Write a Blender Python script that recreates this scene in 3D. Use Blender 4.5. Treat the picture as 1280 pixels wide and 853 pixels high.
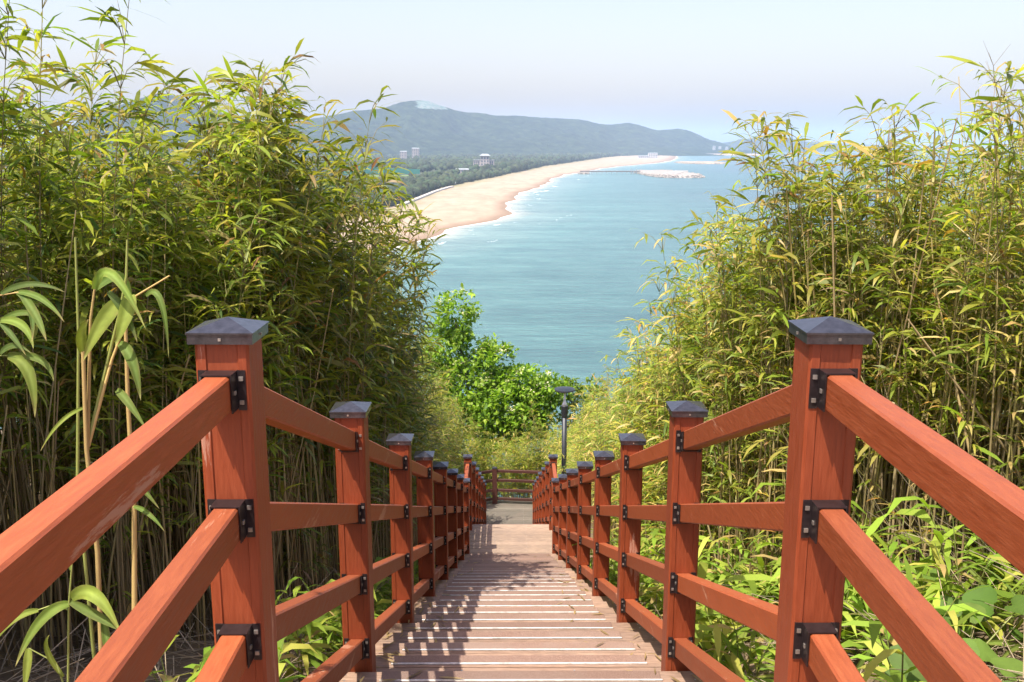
import bpy, math, random
import numpy as np
from mathutils import Vector, Matrix
R = math.radians
random.seed(7)
rng = np.random.default_rng(11)
for o in list(bpy.data.objects):
    bpy.data.objects.remove(o)
scn = bpy.context.scene
COL = scn.collection

# ------------------------------------------------------------------ camera, sky, sun, exposure
EYE = 1.5495
cam_d = bpy.data.cameras.new("camera")
cam_d.sensor_width = 36.0
cam_d.lens = 36.0 * 1200 / 1280
cam_d.clip_start = 0.05
cam_d.clip_end = 90000
cam = bpy.data.objects.new("camera", cam_d)
COL.objects.link(cam)
cam.location = (-0.0472, 0, EYE)
cam.rotation_euler = (R(90 - 11.56), 0, R(-0.272))
scn.camera = cam

SUN_EL, SUN_AZ = 65.0, 222.0        # azimuth clockwise from +Y (the way the stairs run): behind and to the left
wld = bpy.data.worlds.new("World")
scn.world = wld
wld.use_nodes = True
wn = wld.node_tree.nodes
sky = wn.new("ShaderNodeTexSky")
sky.sky_type = 'NISHITA'
sky.sun_disc = False
sky.sun_elevation = R(SUN_EL)
sky.sun_rotation = R(SUN_AZ)
sky.air_density = 1.25
sky.dust_density = 2.9
sky.ozone_density = 1.0
bg = wn["Background"]
bg.inputs[1].default_value = 0.13
wb = wn.new("ShaderNodeMix"); wb.data_type = 'RGBA'; wb.blend_type = 'MULTIPLY'; wb.inputs[0].default_value = 1.0
wb.inputs[7].default_value = (1.10, 0.96, 1.0, 1)          # the camera's white balance
wld.node_tree.links.new(sky.outputs[0], wb.inputs[6])
wld.node_tree.links.new(wb.outputs[2], bg.inputs[0])

sd = bpy.data.lights.new("sun", 'SUN')
sd.energy = 4.3
sd.angle = R(0.53)
sd.color = (1.0, 0.925, 0.80)
sun = bpy.data.objects.new("sun", sd)
COL.objects.link(sun)
to_sun = Vector((math.sin(R(SUN_AZ)) * math.cos(R(SUN_EL)), math.cos(R(SUN_AZ)) * math.cos(R(SUN_EL)), math.sin(R(SUN_EL))))
sun.rotation_euler = (-to_sun).to_track_quat('-Z', 'Y').to_euler()
sun.location = (-6, -6, 12)

vs = scn.view_settings
vs.view_transform = 'Standard'
vs.look = 'None'
vs.exposure = 1.0
vs.gamma = 1.0
vs.use_curve_mapping = False
scn.cycles.max_bounces = 8
scn.cycles.diffuse_bounces = 4
scn.cycles.glossy_bounces = 3
scn.cycles.transmission_bounces = 4
scn.cycles.volume_bounces = 2

# ------------------------------------------------------------------ helpers
def tag(o, label=None, cat=None, group=None, kind=None):
    if label: o["label"] = label
    if cat: o["category"] = cat
    if group: o["group"] = group
    if kind: o["kind"] = kind
    return o

def link(name, me, parent=None, loc=(0, 0, 0), rz=0.0):
    o = bpy.data.objects.new(name, me)
    COL.objects.link(o)
    o.location = loc
    if rz: o.rotation_euler = (0, 0, rz)
    if parent: o.parent = parent
    return o

def empty(name, loc=(0, 0, 0), rz=0.0):
    o = bpy.data.objects.new(name, None)
    COL.objects.link(o)
    o.location = loc
    o.rotation_euler = (0, 0, rz)
    o.empty_display_size = 0.2
    return o

def copy_tree(o, parent=None):
    c = o.copy(); COL.objects.link(c)
    if parent: c.parent = parent
    for ch in o.children: copy_tree(ch, c)
    return c

class MB:
    """collects faces for one mesh"""
    def __init__(s): s.v = []; s.f = []; s.m = []
    def add(s, v, f, m=0):
        n = len(s.v); s.v += [tuple(p) for p in v]
        s.f += [tuple(i + n for i in q) for q in f]; s.m += [m] * len(f)
        return s
    def box(s, lo, hi, m=0, bev=0.0):
        x0, y0, z0 = lo; x1, y1, z1 = hi
        if bev <= 0:
            v = [(x0,y0,z0),(x1,y0,z0),(x1,y1,z0),(x0,y1,z0),(x0,y0,z1),(x1,y0,z1),(x1,y1,z1),(x0,y1,z1)]
            f = [(0,3,2,1),(4,5,6,7),(0,1,5,4),(1,2,6,5),(2,3,7,6),(3,0,4,7)]
            return s.add(v, f, m)
        b = bev                                # chamfered top edges and vertical edges
        def ring(x0,x1,y0,y1,z):
            return [(x0+b,y0,z),(x1-b,y0,z),(x1,y0+b,z),(x1,y1-b,z),(x1-b,y1,z),(x0+b,y1,z),(x0,y1-b,z),(x0,y0+b,z)]
        v = ring(x0,x1,y0,y1,z0) + ring(x0,x1,y0,y1,z1-b) + ring(x0+b,x1-b,y0+b,y1-b,z1)
        f = [tuple(reversed(range(8))), tuple(range(16,24))]
        for k in (0, 8):
            for i in range(8): j = (i+1) % 8; f.append((k+i, k+j, k+8+j, k+8+i))
        return s.add(v, f, m)
    def prism(s, prof, a, b, m=0):
        """profile of (x,z) points swept from point a to point b (ends stay in the x-z plane)"""
        n = len(prof)
        v = [(a[0]+p[0], a[1], a[2]+p[1]) for p in prof] + [(b[0]+p[0], b[1], b[2]+p[1]) for p in prof]
        f = [tuple(range(n)), tuple(reversed(range(n, 2*n)))]
        for i in range(n): j = (i+1) % n; f.append((i, i+n, j+n, j))
        return s.add(v, f, m)
    def extrude(s, prof, z0, z1, m=0):
        n = len(prof)
        v = [(p[0], p[1], z0) for p in prof] + [(p[0], p[1], z1) for p in prof]
        f = [tuple(reversed(range(n))), tuple(range(n, 2*n))]
        for i in range(n): j = (i+1) % n; f.append((i, j, j+n, i+n))
        return s.add(v, f, m)
    def tube(s, pts, rad, sides=6, m=0, cap=True):
        pts = [Vector(p) for p in pts]; n0 = len(s.v); k = len(pts)
        for i, p in enumerate(pts):
            d = (pts[min(i+1, k-1)] - pts[max(i-1, 0)]).normalized()
            a = d.orthogonal().normalized() if abs(d.z) > 0.99 or True else None
            ref = Vector((1, 0, 0)) if abs(d.x) < 0.9 else Vector((0, 1, 0))
            a = (ref - d * ref.dot(d)).normalized(); b = d.cross(a)
            for q in range(sides):
                t = 2*math.pi*q/sides
                s.v.append(tuple(p + (a*math.cos(t) + b*math.sin(t)) * rad[i]))
        for i in range(k-1):
            for q in range(sides):
                r = (q+1) % sides
                s.f.append((n0+i*sides+q, n0+i*sides+r, n0+(i+1)*sides+r, n0+(i+1)*sides+q)); s.m.append(m)
        if cap:
            s.f.append(tuple(n0+q for q in reversed(range(sides)))); s.m.append(m)
            s.f.append(tuple(n0+(k-1)*sides+q for q in range(sides))); s.m.append(m)
        return s
    def lathe(s, prof, c=(0,0,0), sides=16, m=0):
        n0 = len(s.v); k = len(prof)
        for r, z in prof:
            for q in range(sides):
                t = 2*math.pi*q/sides
                s.v.append((c[0]+r*math.cos(t), c[1]+r*math.sin(t), c[2]+z))
        for i in range(k-1):
            for q in range(sides):
                r_ = (q+1) % sides
                s.f.append((n0+i*sides+q, n0+i*sides+r_, n0+(i+1)*sides+r_, n0+(i+1)*sides+q)); s.m.append(m)
        s.f.append(tuple(n0+q for q in reversed(range(sides)))); s.m.append(m)
        s.f.append(tuple(n0+(k-1)*sides+q for q in range(sides))); s.m.append(m)
        return s
    def mesh(s, name, mats, smooth=False):
        me = bpy.data.meshes.new(name)
        me.from_pydata(s.v, [], s.f)
        for mt in (mats if isinstance(mats, (list, tuple)) else [mats]): me.materials.append(mt)
        if len(me.materials) > 1: me.polygons.foreach_set("material_index", s.m)
        if smooth: me.polygons.foreach_set("use_smooth", [True]*len(me.polygons))
        me.update()
        return me

def np_mesh(name, V, T, mat, C=None, smooth=True):
    """triangle mesh from numpy arrays, C = per-vertex colour (linear rgb)"""
    V = np.asarray(V, np.float32).reshape(-1, 3); T = np.asarray(T, np.int32).reshape(-1, 3)
    me = bpy.data.meshes.new(name)
    me.vertices.add(len(V)); me.vertices.foreach_set("co", V.ravel())
    me.loops.add(T.size); me.loops.foreach_set("vertex_index", T.ravel())
    me.polygons.add(len(T))
    me.polygons.foreach_set("loop_start", np.arange(0, T.size, 3, dtype=np.int32))
    me.polygons.foreach_set("loop_total", np.full(len(T), 3, np.int32))
    if smooth: me.polygons.foreach_set("use_smooth", np.ones(len(T), bool))
    me.materials.append(mat)
    if C is not None:
        a = me.attributes.new("tint", 'FLOAT_COLOR', 'POINT')
        c4 = np.ones((len(V), 4), np.float32); c4[:, :3] = C
        a.data.foreach_set("color", c4.ravel())
    me.update(calc_edges=True)
    return me

def grid_mesh(name, X, Y, Z, mat, C=None):
    n, m = X.shape
    V = np.stack([X, Y, Z], -1).reshape(-1, 3)
    i = np.arange(n*m).reshape(n, m)
    a, b, c, d = i[:-1, :-1].ravel(), i[1:, :-1].ravel(), i[1:, 1:].ravel(), i[:-1, 1:].ravel()
    T = np.concatenate([np.stack([a, b, c], -1), np.stack([a, c, d], -1)])
    # make normals face up
    e = np.cross(V[T[0, 1]] - V[T[0, 0]], V[T[0, 2]] - V[T[0, 0]])
    if e[2] < 0: T = T[:, ::-1]
    return np_mesh(name, V, T, mat, None if C is None else C.reshape(-1, 3))

def vnoise(x, y, seed=0):
    """cheap smooth value noise on arrays"""
    x = np.asarray(x, float); y = np.asarray(y, float)
    xi = np.floor(x).astype(np.int64); yi = np.floor(y).astype(np.int64)
    def h(a, b):
        n = (a*374761393 + b*668265263 + seed*1442695041) & 0x7fffffff
        n = ((n ^ (n >> 13)) * 1274126177) & 0x7fffffff
        return ((n ^ (n >> 16)) & 0xffff) / 65535.0
    fx = x - xi; fy = y - yi
    fx = fx*fx*(3-2*fx); fy = fy*fy*(3-2*fy)
    return (h(xi, yi)*(1-fx) + h(xi+1, yi)*fx)*(1-fy) + (h(xi, yi+1)*(1-fx) + h(xi+1, yi+1)*fx)*fy
def fbm(x, y, seed=0, oct=4):
    s = 0; a = 1; t = 0
    for k in range(oct):
        s = s + a*vnoise(x*2**k, y*2**k, seed+k*17); t += a; a *= 0.5
    return s/t

# ------------------------------------------------------------------ materials
def new_mat(name):
    m = bpy.data.materials.new(name); m.use_nodes = True
    nt = m.node_tree
    return m, nt, nt.nodes["Principled BSDF"]
def N(nt, t, **kw):
    n = nt.nodes.new(t)
    for k, v in kw.items():
        if k in n.inputs: n.inputs[k].default_value = v
        else: setattr(n, k, v)
    return n
def ramp(nt, stops):
    r = nt.nodes.new("ShaderNodeValToRGB"); e = r.color_ramp.elements
    while len(e) < len(stops): e.new(0.5)
    for i, (p, c) in enumerate(stops):
        e[i].position = p; e[i].color = (c[0], c[1], c[2], 1) if isinstance(c, tuple) else (c, c, c, 1)
    return r
def mixc(nt, a, b, fac, typ='MIX'):
    n = nt.nodes.new("ShaderNodeMix"); n.data_type = 'RGBA'; n.blend_type = typ
    for sock, val in ((n.inputs[6], a), (n.inputs[7], b), (n.inputs[0], fac)):
        if hasattr(val, 'is_linked') or hasattr(val, 'links'): nt.links.new(val, sock)
        elif isinstance(val, tuple): sock.default_value = (*val, 1)
        else: sock.default_value = val
    return n.outputs[2]
def obj_coords(nt, scale, rand=True):
    tc = N(nt, "ShaderNodeTexCoord"); mp = N(nt, "ShaderNodeMapping")
    mp.inputs["Scale"].default_value = scale
    nt.links.new(tc.outputs["Object"], mp.inputs["Vector"])
    if rand:
        oi = N(nt, "ShaderNodeObjectInfo"); ml = N(nt, "ShaderNodeMath", operation='MULTIPLY'); ml.inputs[1].default_value = 37.0
        nt.links.new(oi.outputs["Random"], ml.inputs[0]); nt.links.new(ml.outputs[0], mp.inputs["Location"])
        return mp.outputs[0], oi.outputs["Random"]
    return mp.outputs[0], None

def wood_mat(name, c_dark, c_mid, c_light, stretch, rough=0.6, wear=0.0, wear_col=(0.55, 0.42, 0.34), var=0.25, grime=0.0, fade=0.0):
    m, nt, p = new_mat(name); L = nt.links.new
    vec, rnd = obj_coords(nt, stretch)
    n1 = N(nt, "ShaderNodeTexNoise", Scale=9.0, Detail=6.0, Roughness=0.62); L(vec, n1.inputs["Vector"])
    r1 = ramp(nt, [(0.30, c_dark), (0.52, c_mid), (0.74, c_light)]); L(n1.outputs["Fac"], r1.inputs[0])
    n2 = N(nt, "ShaderNodeTexNoise", Scale=1.3, Detail=3.0); L(vec, n2.inputs["Vector"])
    hs = N(nt, "ShaderNodeHueSaturation")
    mr = N(nt, "ShaderNodeMapRange"); L(rnd, mr.inputs[0]); mr.inputs[3].default_value = 1-var; mr.inputs[4].default_value = 1+var*0.6
    L(r1.outputs[0], hs.inputs["Color"]); L(mr.outputs[0], hs.inputs["Value"])
    col = mixc(nt, hs.outputs[0], c_dark, n2.outputs["Fac"], 'MIX')
    cl = N(nt, "ShaderNodeMapRange"); L(n2.outputs["Fac"], cl.inputs[0]); cl.inputs[1].default_value = 0.5; cl.inputs[2].default_value = 0.85; cl.inputs[4].default_value = 0.45
    col = mixc(nt, hs.outputs[0], c_dark, cl.outputs[0])
    if wear > 0:
        v2, _ = obj_coords(nt, tuple(s*1.0 for s in stretch))
        n3 = N(nt, "ShaderNodeTexNoise", Scale=5.0, Detail=8.0, Roughness=0.75); L(v2, n3.inputs["Vector"])
        n4 = N(nt, "ShaderNodeTexNoise", Scale=0.55, Detail=2.0); L(v2, n4.inputs["Vector"])
        ad = N(nt, "ShaderNodeMath", operation='MULTIPLY_ADD'); L(n3.outputs["Fac"], ad.inputs[0]); ad.inputs[1].default_value = 0.5; L(n4.outputs["Fac"], ad.inputs[2])
        rr = ramp(nt, [(0.0, 0.0), (0.965-wear*0.1, 0.0), (1.0-wear*0.1, 0.7)]); L(ad.outputs[0], rr.inputs[0])
        col = mixc(nt, col, wear_col, rr.outputs[0])
    if grime > 0:
        tc = N(nt, "ShaderNodeNewGeometry"); n5 = N(nt, "ShaderNodeTexNoise", Scale=3.1, Detail=6.0, Roughness=0.7); L(tc.outputs["Position"], n5.inputs["Vector"])
        r5 = ramp(nt, [(0.42, 0.0), (0.72, grime)]); L(n5.outputs["Fac"], r5.inputs[0])
        col = mixc(nt, col, (0.16, 0.12, 0.10), r5.outputs[0])
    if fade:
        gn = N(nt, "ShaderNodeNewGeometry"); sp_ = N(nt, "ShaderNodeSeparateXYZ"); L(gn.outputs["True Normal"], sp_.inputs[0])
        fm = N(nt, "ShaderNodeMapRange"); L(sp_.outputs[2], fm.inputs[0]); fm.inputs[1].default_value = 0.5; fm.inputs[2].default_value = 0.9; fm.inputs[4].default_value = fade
        col = mixc(nt, col, (0.46, 0.175, 0.10), fm.outputs[0])  # upward faces lighter: sun-bleached paint, plus sunlight put into the colour
    L(col, p.inputs["Base Color"])
    rg = ramp(nt, [(0.3, rough-0.1), (0.8, rough+0.15)]); L(n1.outputs["Fac"], rg.inputs[0]); L(rg.outputs[0], p.inputs["Roughness"])
    bp = N(nt, "ShaderNodeBump", Strength=0.35, Distance=0.004); L(n1.outputs["Fac"], bp.inputs["Height"]); L(bp.outputs[0], p.inputs["Normal"])
    return m

M = {}
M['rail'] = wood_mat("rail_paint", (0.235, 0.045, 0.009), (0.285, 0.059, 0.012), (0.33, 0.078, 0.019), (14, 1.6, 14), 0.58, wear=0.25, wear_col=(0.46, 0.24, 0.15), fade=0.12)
M['post'] = wood_mat("post_paint", (0.205, 0.036, 0.009), (0.25, 0.047, 0.012), (0.285, 0.060, 0.017), (16, 16, 1.5), 0.56, wear=0.1, wear_col=(0.50, 0.28, 0.20), var=0.12)
M['plank'] = wood_mat("tread_wood", (0.17, 0.105, 0.072), (0.31, 0.20, 0.140), (0.44, 0.31, 0.23), (1.2, 16, 16), 0.75, grime=0.5)
M['plank_grey'] = wood_mat("landing_wood", (0.17, 0.12, 0.09), (0.30, 0.215, 0.155), (0.42, 0.32, 0.24), (1.2, 14, 14), 0.8, grime=0.5)
M['plank_shaded'] = wood_mat("shaded_deck_wood", (0.085, 0.075, 0.062), (0.14, 0.125, 0.10), (0.20, 0.18, 0.145), (1.2, 14, 14), 0.85, grime=0.4)  # tree shade on the bottom landing is put into this plank colour
M['fence_wood_shaded'] = wood_mat("fence_wood_shaded", (0.045, 0.014, 0.010), (0.070, 0.022, 0.015), (0.10, 0.034, 0.024), (2, 14, 14), 0.6)  # wood colour darkened to carry the shade at the bottom fence

def strip_mat():
    m, nt, p = new_mat("anti_slip_grit"); L = nt.links.new
    g = N(nt, "ShaderNodeNewGeometry")
    n1 = N(nt, "ShaderNodeTexNoise", Scale=260.0, Detail=2.0); L(g.outputs["Position"], n1.inputs["Vector"])
    r1 = ramp(nt, [(0.3, (0.150, 0.088, 0.066)), (0.55, (0.220, 0.138, 0.104)), (0.75, (0.32, 0.215, 0.168))]); L(n1.outputs["Fac"], r1.inputs[0])
    n2 = N(nt, "ShaderNodeTexNoise", Scale=2.3, Detail=5.0, Roughness=0.65); L(g.outputs["Position"], n2.inputs["Vector"])
    r2 = ramp(nt, [(0.42, 0.0), (0.7, 0.6)]); L(n2.outputs["Fac"], r2.inputs[0])
    c = mixc(nt, r1.outputs[0], (0.25, 0.185, 0.15), r2.outputs[0])
    oi = N(nt, "ShaderNodeObjectInfo"); hs = N(nt, "ShaderNodeHueSaturation"); mr = N(nt, "ShaderNodeMapRange"); L(oi.outputs["Random"], mr.inputs[0]); mr.inputs[3].default_value = 0.78; mr.inputs[4].default_value = 1.14
    L(c, hs.inputs["Color"]); L(mr.outputs[0], hs.inputs["Value"]); L(hs.outputs[0], p.inputs["Base Color"])
    p.inputs["Roughness"].default_value = 0.85
    bp = N(nt, "ShaderNodeBump", Strength=0.5, Distance=0.002); L(n1.outputs["Fac"], bp.inputs["Height"]); L(bp.outputs[0], p.inputs["Normal"])
    return m
M['strip'] = strip_mat()
def simple(name, col, rough=0.5, metal=0.0, nscale=8.0, amp=0.25, bump=0.0, obj=True):
    m, nt, p = new_mat(name); L = nt.links.new
    if obj: vec, rnd = obj_coords(nt, (1, 1, 1))
    else: vec = N(nt, "ShaderNodeNewGeometry").outputs["Position"]
    n1 = N(nt, "ShaderNodeTexNoise", Scale=nscale, Detail=5.0, Roughness=0.6); L(vec, n1.inputs["Vector"])
    d = tuple(c*(1-amp) for c in col); l = tuple(min(1, c*(1+amp)) for c in col)
    r1 = ramp(nt, [(0.3, d), (0.7, l)]); L(n1.outputs["Fac"], r1.inputs[0]); L(r1.outputs[0], p.inputs["Base Color"])
    p.inputs["Roughness"].default_value = rough; p.inputs["Metallic"].default_value = metal
    if bump:
        bp = N(nt, "ShaderNodeBump", Strength=0.6, Distance=bump); L(n1.outputs["Fac"], bp.inputs["Height"]); L(bp.outputs[0], p.inputs["Normal"])
    return m
M['alu'] = simple("worn_aluminium", (0.56, 0.54, 0.52), 0.5, 0.3, 30, 0.3)
M['cap'] = simple("cap_metal", (0.095, 0.092, 0.105), 0.30, 0.75, 60, 0.3)
M['bracket'] = simple("bracket_metal", (0.032, 0.024, 0.026), 0.38, 0.5, 40, 0.35)
M['bolt'] = simple("bolt_steel", (0.45, 0.42, 0.38), 0.4, 0.8, 40, 0.3)
M['lamp_dark'] = simple("lamp_dark_paint", (0.030, 0.034, 0.042), 0.42, 0.3, 20, 0.25)
M['lamp_grey'] = simple("lamp_neck_metal", (0.62, 0.63, 0.66), 0.45, 0.2, 20, 0.15)
M['beam'] = simple("under_beam", (0.12, 0.075, 0.05), 0.8, 0, 10, 0.35)
M['soil'] = simple("hill_soil", (0.16, 0.115, 0.065), 0.95, 0, 3.0, 0.55, 0.02, obj=False)
M['stick'] = simple("dry_stick", (0.46, 0.35, 0.22), 0.75, 0, 6.0, 0.3)

def leaf_mat(name, trans=0.38, rough=0.42, vary=0.22):
    m, nt, p = new_mat(name); L = nt.links.new
    at = N(nt, "ShaderNodeAttribute", attribute_name="tint")
    oi = N(nt, "ShaderNodeObjectInfo")
    hs = N(nt, "ShaderNodeHueSaturation")
    mr = N(nt, "ShaderNodeMapRange"); L(oi.outputs["Random"], mr.inputs[0]); mr.inputs[3].default_value = 1-vary; mr.inputs[4].default_value = 1+vary
    m2 = N(nt, "ShaderNodeMapRange"); L(oi.outputs["Random"], m2.inputs[0]); m2.inputs[3].default_value = 0.488; m2.inputs[4].default_value = 0.506
    L(at.outputs["Color"], hs.inputs["Color"]); L(mr.outputs[0], hs.inputs["Value"]); L(m2.outputs[0], hs.inputs["Hue"])
    L(hs.outputs[0], p.inputs["Base Color"]); p.inputs["Roughness"].default_value = rough
    p.inputs["Specular IOR Level"].default_value = 0.35
    tr = N(nt, "ShaderNodeBsdfTranslucent")
    g = N(nt, "ShaderNodeMix"); g.data_type = 'RGBA'; g.blend_type = 'MULTIPLY'; g.inputs[0].default_value = 1.0
    L(hs.outputs[0], g.inputs[6]); g.inputs[7].default_value = (1.25, 1.35, 0.55, 1); L(g.outputs[2], tr.inputs["Color"])
    mx = N(nt, "ShaderNodeMixShader"); mx.inputs[0].default_value = trans
    L(p.outputs[0], mx.inputs[1]); L(tr.outputs[0], mx.inputs[2])
    L(mx.outputs[0], nt.nodes["Material Output"].inputs["Surface"])
    return m
M['leaf'] = leaf_mat("bamboo_leaf", 0.52)
M['tree_leaf'] = leaf_mat("tree_leaf", 0.42, 0.4)
M['weed'] = leaf_mat("weed_leaf", 0.42, 0.62, 0.15); M['weed'].node_tree.nodes["Principled BSDF"].inputs["Specular IOR Level"].default_value = 0.18
def tint_mat(name, rough=0.7, vary=0.2):
    m, nt, p = new_mat(name); L = nt.links.new
    at = N(nt, "ShaderNodeAttribute", attribute_name="tint"); oi = N(nt, "ShaderNodeObjectInfo")
    hs = N(nt, "ShaderNodeHueSaturation"); mr = N(nt, "ShaderNodeMapRange"); L(oi.outputs["Random"], mr.inputs[0]); mr.inputs[3].default_value = 1-vary; mr.inputs[4].default_value = 1+vary
    L(at.outputs["Color"], hs.inputs["Color"]); L(mr.outputs[0], hs.inputs["Value"]); L(hs.outputs[0], p.inputs["Base Color"])
    p.inputs["Roughness"].default_value = rough
    return m
M['culm'] = tint_mat("bamboo_culm", 0.5)
M['forest'] = tint_mat("pine_canopy", 0.9)
M['rock'] = simple("rock", (0.36, 0.32, 0.28), 0.9, 0, 0.25, 0.4, 0.2, obj=False)

# ------------------------------------------------------------------ far setting: sea, beach, plain, hills
SEA = -58.45
shore = np.array([(-420, -200), (-330, 60), (-230, 200), (-150, 380), (-95, 520), (-66, 588), (-57, 613), (-48, 652), (-38, 702), (-21, 753), (-9, 786), (-1, 850), (2, 914), (0, 1002),
                  (10, 1160), (28, 1304), (55, 1459), (79, 1732), (114, 1962), (173, 2194), (236, 2488), (319, 2766), (410, 3010), (500, 3260), (620, 3700), (760, 4400), (900, 5200), (1020, 5800)], float)
tree_l = np.array([(-560, -200), (-470, 100), (-330, 380), (-190, 600), (-122, 780), (-103, 931), (-98, 1040), (-92, 1178), (-84, 1307), (-55, 1500), (-33, 1637), (9, 1949), (97, 2579), (231, 3285), (466, 4522), (640, 5200), (760, 5800)], float)
def sx(y): return np.interp(y, shore[:, 1], shore[:, 0])
def tx(y): return np.interp(y, tree_l[:, 1], tree_l[:, 0])

def sea_mat():
    m, nt, p = new_mat("sea_water"); L = nt.links.new
    g = N(nt, "ShaderNodeNewGeometry"); at = N(nt, "ShaderNodeAttribute", attribute_name="tint")   # r: distance from shore
    sep = N(nt, "ShaderNodeSeparateColor"); L(at.outputs["Color"], sep.inputs[0])
    mp = N(nt, "ShaderNodeMapping"); mp.inputs["Scale"].default_value = (0.0011, 0.0006, 0.0); L(g.outputs["Position"], mp.inputs["Vector"])
    nl = N(nt, "ShaderNodeTexNoise", Scale=1.6, Detail=3.0); L(mp.outputs[0], nl.inputs["Vector"])
    deep = ramp(nt, [(0.36, (0.058, 0.148, 0.150)), (0.5, (0.050, 0.128, 0.142)), (0.64, (0.066, 0.102, 0.138))]); L(nl.outputs["Fac"], deep.inputs[0])
    sh = ramp(nt, [(0.0, (0.40, 0.42, 0.36)), (0.05, (0.17, 0.27, 0.26)), (0.18, (0.095, 0.205, 0.205)), (0.55, (0.068, 0.158, 0.158)), (1.0, (0.056, 0.142, 0.148))]); L(sep.outputs[0], sh.inputs[0])
    fx = ramp(nt, [(0.2, 0.0), (1.0, 1.0)]); L(sep.outputs[0], fx.inputs[0])
    col = mixc(nt, sh.outputs[0], deep.outputs[0], fx.outputs[0])
    # broken surf bands: green channel = surf mask
    mf = N(nt, "ShaderNodeMapping"); mf.inputs["Scale"].default_value = (0.09, 0.022, 0.0); L(g.outputs["Position"], mf.inputs["Vector"])
    nf = N(nt, "ShaderNodeTexNoise", Scale=1.0, Detail=7.0, Roughness=0.68); L(mf.outputs[0], nf.inputs["Vector"])
    ml = N(nt, "ShaderNodeMath", operation='MULTIPLY_ADD'); L(sep.outputs[1], ml.inputs[0]); ml.inputs[1].default_value = 0.62; L(nf.outputs["Fac"], ml.inputs[2])
    fr = ramp(nt, [(0.80, 0.0), (0.93, 0.95)]); L(ml.outputs[0], fr.inputs[0])
    col = mixc(nt, col, (0.80, 0.82, 0.82), fr.outputs[0])
    mq = N(nt, "ShaderNodeMapping"); mq.inputs["Scale"].default_value = (0.006, 0.028, 0.0); mq.inputs["Rotation"].default_value = (0, 0, R(-24)); L(g.outputs["Position"], mq.inputs["Vector"])
    nq = N(nt, "ShaderNodeTexNoise", Scale=1.0, Detail=7.0, Roughness=0.66); L(mq.outputs[0], nq.inputs["Vector"])
    rq = ramp(nt, [(0.36, (0.74, 0.78, 0.82)), (0.52, (1.0, 1.0, 1.0)), (0.68, (1.30, 1.24, 1.2))]); L(nq.outputs["Fac"], rq.inputs[0])
    col = mixc(nt, col, rq.outputs[0], 1.0, 'MULTIPLY')
    mz = N(nt, "ShaderNodeMapping"); mz.inputs["Scale"].default_value = (0.05, 0.15, 0.0); mz.inputs["Rotation"].default_value = (0, 0, R(-18)); L(g.outputs["Position"], mz.inputs["Vector"])
    nz = N(nt, "ShaderNodeTexNoise", Scale=1.0, Detail=5.0, Roughness=0.7); L(mz.outputs[0], nz.inputs["Vector"])
    rz_ = ramp(nt, [(0.34, (0.76, 0.80, 0.84)), (0.5, (1.0, 1.0, 1.0)), (0.66, (1.28, 1.2, 1.16))]); L(nz.outputs["Fac"], rz_.inputs[0])  # ripple reflections painted into the water colour as light and dark streaks
    col = mixc(nt, col, rz_.outputs[0], 1.0, 'MULTIPLY')
    L(col, p.inputs["Base Color"])
    p.inputs["IOR"].default_value = 1.33
    rr = N(nt, "ShaderNodeMapRange"); L(fr.outputs[0], rr.inputs[0]); rr.inputs[3].default_value = 0.22; rr.inputs[4].default_value = 0.9; L(rr.outputs[0], p.inputs["Roughness"])
    mw = N(nt, "ShaderNodeMapping"); mw.inputs["Scale"].default_value = (0.16, 0.42, 0.2); mw.inputs["Rotation"].default_value = (0, 0, R(-14)); L(g.outputs["Position"], mw.inputs["Vector"])
    nw = N(nt, "ShaderNodeTexNoise", Scale=1.0, Detail=6.0, Roughness=0.6); L(mw.outputs[0], nw.inputs["Vector"])
    mw2 = N(nt, "ShaderNodeMapping"); mw2.inputs["Scale"].default_value = (0.010, 0.045, 0.2); mw2.inputs["Rotation"].default_value = (0, 0, R(-22)); L(g.outputs["Position"], mw2.inputs["Vector"])
    nw2 = N(nt, "ShaderNodeTexNoise", Scale=1.0, Detail=4.0); L(mw2.outputs[0], nw2.inputs["Vector"])
    b2 = N(nt, "ShaderNodeBump", Strength=1.0, Distance=4.0); L(nw2.outputs["Fac"], b2.inputs["Height"])
    b1 = N(nt, "ShaderNodeBump", Strength=1.0, Distance=2.2); L(nw.outputs["Fac"], b1.inputs["Height"]); L(b2.outputs[0], b1.inputs["Normal"]); L(b1.outputs[0], p.inputs["Normal"])
    return m
M['sea'] = sea_mat()

ys = np.concatenate([np.linspace(-200, 360, 14), np.linspace(366, 1500, 180), np.linspace(1520, 3300, 70), np.linspace(3400, 6000, 20), np.array([7000, 9000, 12000, 16000, 22000])])
off = np.concatenate([[-2600, -600, -120, -40, -15], np.arange(-6, 60, 3.0), np.arange(60, 180, 8.0), np.array([190, 220, 260, 320, 400, 550, 800, 1200, 2000, 3500, 6000, 10000, 15000, 20000])])
Yg, Og = np.meshgrid(ys, off, indexing='ij')
wob = 5*np.sin(Yg/41.0) + 3.5*np.sin(Yg/17.0+1) + 6*(fbm(Yg/60, Yg*0+0.5, 3)-0.5)
Xg = sx(Yg) + Og
far = np.clip((Yg-6000)/1000, 0, 1)
d = np.clip(Og - wob*0.6, 0, None)
surf = np.exp(-((Og-wob*0.6)/4.5)**2)*1.0
for c0, w0, a0, sd0 in ((22, 5, 0.52, 5), (50, 6, 0.36, 9)):
    patch = np.clip((fbm(Yg/75, Og*0+sd0, sd0)-0.47)*6, 0, 1)
    surf = np.maximum(surf, a0*patch*np.exp(-((Og-c0-wob)/w0)**2))
surf = np.maximum(surf, 0.52*np.clip((fbm(Yg/22, Og/30+2, 31)-0.46)*7, 0, 1)*np.exp(-((Og-62)/16)**2)*np.exp(-((Yg-490)/75)**2))
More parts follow.
